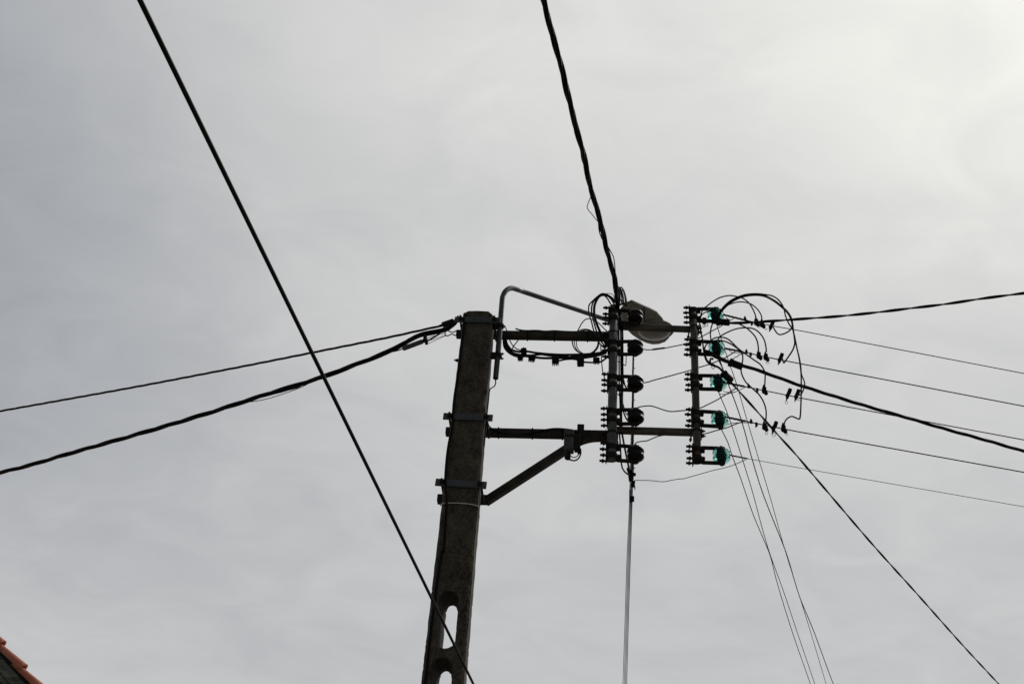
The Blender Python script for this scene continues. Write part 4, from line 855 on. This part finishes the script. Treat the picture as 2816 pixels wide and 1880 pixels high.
# piercing connectors on the bare wires
def make_conn(kind):
    root = thing('tap_connector', '', 'connector', (0, 0, 0), None, AZ); q = PXM
    if kind == 0:      # boot on top, bulge below right
        m_ = MB(); m_.lathe((-1.5 * q, 0, 9 * q), Zl, [(2.2 * q, 8 * q), (2.6 * q, 3 * q), (3.6 * q, 1 * q), (4.2 * q, -4 * q)][::-1], 12); obj('cable_boot', m_, M_BLACK, root)
        m_ = MB(); m_.box((-1 * q, 0, 4 * q), Xl, Yl, Zl, 5.2 * q, 5 * q, 5.6 * q, 1.4 * q); m_.box((0, 0, -5 * q), Vector((1, 0, -.45)), Yl, Vector((.45, 0, 1)), 5.8 * q, 5 * q, 5 * q, 1.6 * q); m_.box((-5.5 * q, 0, -2.5 * q), Xl, Yl, Zl, 2.2 * q, 4 * q, 3 * q, .8 * q); obj('connector_body', m_, M_BLACK, root)
        m_ = MB(); m_.lathe((3 * q, 0, -10 * q), Vector((.5, 0, -1)), [(5.2 * q, -4 * q), (5.2 * q, 1 * q), (3.6 * q, 3.4 * q), (1.2 * q, 4 * q)], 12); obj('shear_cap', m_, M_BLACK, root)
    else:              # slanted, square head up, tapered tail down
        ax_ = Vector((.38, 0, 1)).normalized(); sx = Vector((1, 0, -.38)).normalized()
        m_ = MB(); m_.box(ax_ * 9 * q, sx, Yl, ax_, 5.0 * q, 5 * q, 6.5 * q, 1.6 * q); m_.box(ax_ * 15.5 * q, sx, Yl, ax_, 4.4 * q, 4.4 * q, 1.6 * q, .5 * q); obj('connector_head', m_, M_BLACK, root)
        m_ = MB(); m_.box(-ax_ * 3 * q - sx * .8 * q, sx, Yl, ax_, 4.6 * q, 5 * q, 7.5 * q, 1.8 * q); m_.box(-ax_ * 6 * q - sx * 5 * q, sx, Yl, ax_, 1.2 * q, 3 * q, 2 * q, .4 * q); obj('connector_body', m_, M_BLACK, root)
        m_ = MB(); m_.lathe(-ax_ * 10 * q, -ax_, [(4.2 * q, -2 * q), (3.4 * q, 5 * q), (1.8 * q, 7.5 * q), (1.4 * q, 13 * q), (.6 * q, 13.4 * q)], 10); obj('shear_bolt', m_, M_BLACK, root)
    return root
def add_ring(o, dx, dz, rx, rz_):
    m_ = MB(); q = PXM
    m_.tube([Vector((dx * q + rx * q * math.cos(a), 0, dz * q + rz_ * q * math.sin(a))) for a in [2 * math.pi * j / 18 for j in range(19)]], .95 * q * .62, 6, False)
    obj('pull_ring', m_, M_IRON, o, True)
c0_, c1_ = make_conn(0), make_conn(1); first = {0: True, 1: True}
CN = [(0, 0, 2081, 886, (4, -16, 1.6, 3), 'left connector on the top bare wire, under the wide thin loop'), (0, 0, 2097, 891, (8, -18, 3.2, 2.4), 'connector on the top bare wire with a tilted pull ring'), (0, 1, 2122, 895, None, 'long slanted connector without a ring on the top bare wire'),
      (1, 0, 2088, 977, (3, -14, 1.8, 2.6), 'left connector on the second bare wire, with a small ring'), (1, 0, 2107.5, 981.5, (1.5, -19.5, 4.6, 3), 'connector on the second bare wire with a wide flat ring'), (1, 1, 2146.5, 985.5, None, 'slanted connector with a square head on the second bare wire'),
      (2, 0, 2103, 1073, None, 'ringless upright connector on the third bare wire'), (2, 1, 2168.5, 1083, (-8, -27, 3.4, 4.6), 'slanted connector on the third bare wire with an oval ring hanging below'), (2, 1, 2192, 1085.5, (3, -16, 4.4, 2.2), 'rightmost connector on the third bare wire, with a flat ring'),
      (3, 0, 2104, 1172.5, (2, -20, 3, 4.2), 'left connector on the fourth bare wire, with an oval ring'), (3, 1, 2130, 1174, (-4, -24, 4.6, 4.6), 'connector on the fourth bare wire with a round ring, where a cable crosses'), (3, 0, 2156, 1178, (5, -17, 2.2, 3.8), 'rightmost connector on the fourth bare wire')]
for li, kd, px_, py_, ring, lb in CN:
    pr0 = (c0_, c1_)[kd]
    o = pr0 if first[kd] else copy_tree(pr0)
    if first[kd]:
        first[kd] = False; keep = o
    o.location = on_line(li, px_, py_); o['label'] = lb; o['group'] = 'tap connectors on the bare wires'
    o['ring'] = 1 if ring else 0
    o['rg'] = ring if ring else (0, 0, 0, 0)
for o in [o for o in COL.objects if o.name.startswith('tap_connector')]:
    if o['ring']: add_ring(o, *o['rg'])
    del o['ring']; del o['rg']
def small_clamp(li, px_, py_, up, lb):
    c = on_line(li, px_, py_); o = thing('bolt_clamp', lb, 'clamp', c, 'small bolt clamps on the bare wires'); s_ = 1 if up else -1
    m_ = MB(); m_.box(c + ZV * s_ * .004, A, NRM, ZV, .0085, .009, .011, .003); obj('clamp_body', m_, M_IRON, o)
    m_ = MB(); m_.tube([c + ZV * s_ * .008, c + ZV * s_ * .032 - A * (.0 if up else .006)], [.006, .003] if up else [.0065, .0045], 8); m_.hexnut(c + ZV * s_ * .016, ZV, .009, .008); obj('bolt', m_, M_IRON, o)
for a_ in ((0, 2049, 878, True, 'small bolt clamp standing up on the top bare wire'), (0, 2067.5, 886, False, 'small bolt clamp hanging from the top bare wire'), (1, 2053, 969, True, 'small bolt clamp standing up on the second bare wire'), (1, 2064, 972, False, 'small bolt clamp hanging from the second bare wire'),
           (2, 2059, 1064, True, 'small bolt clamp standing up on the third bare wire'), (2, 2082, 1070, False, 'small bolt clamp hanging from the third bare wire'), (3, 2066, 1161, True, 'small bolt clamp standing up on the fourth bare wire'), (3, 2080, 1164, False, 'small bolt clamp hanging from the fourth bare wire')):
    small_clamp(*a_)
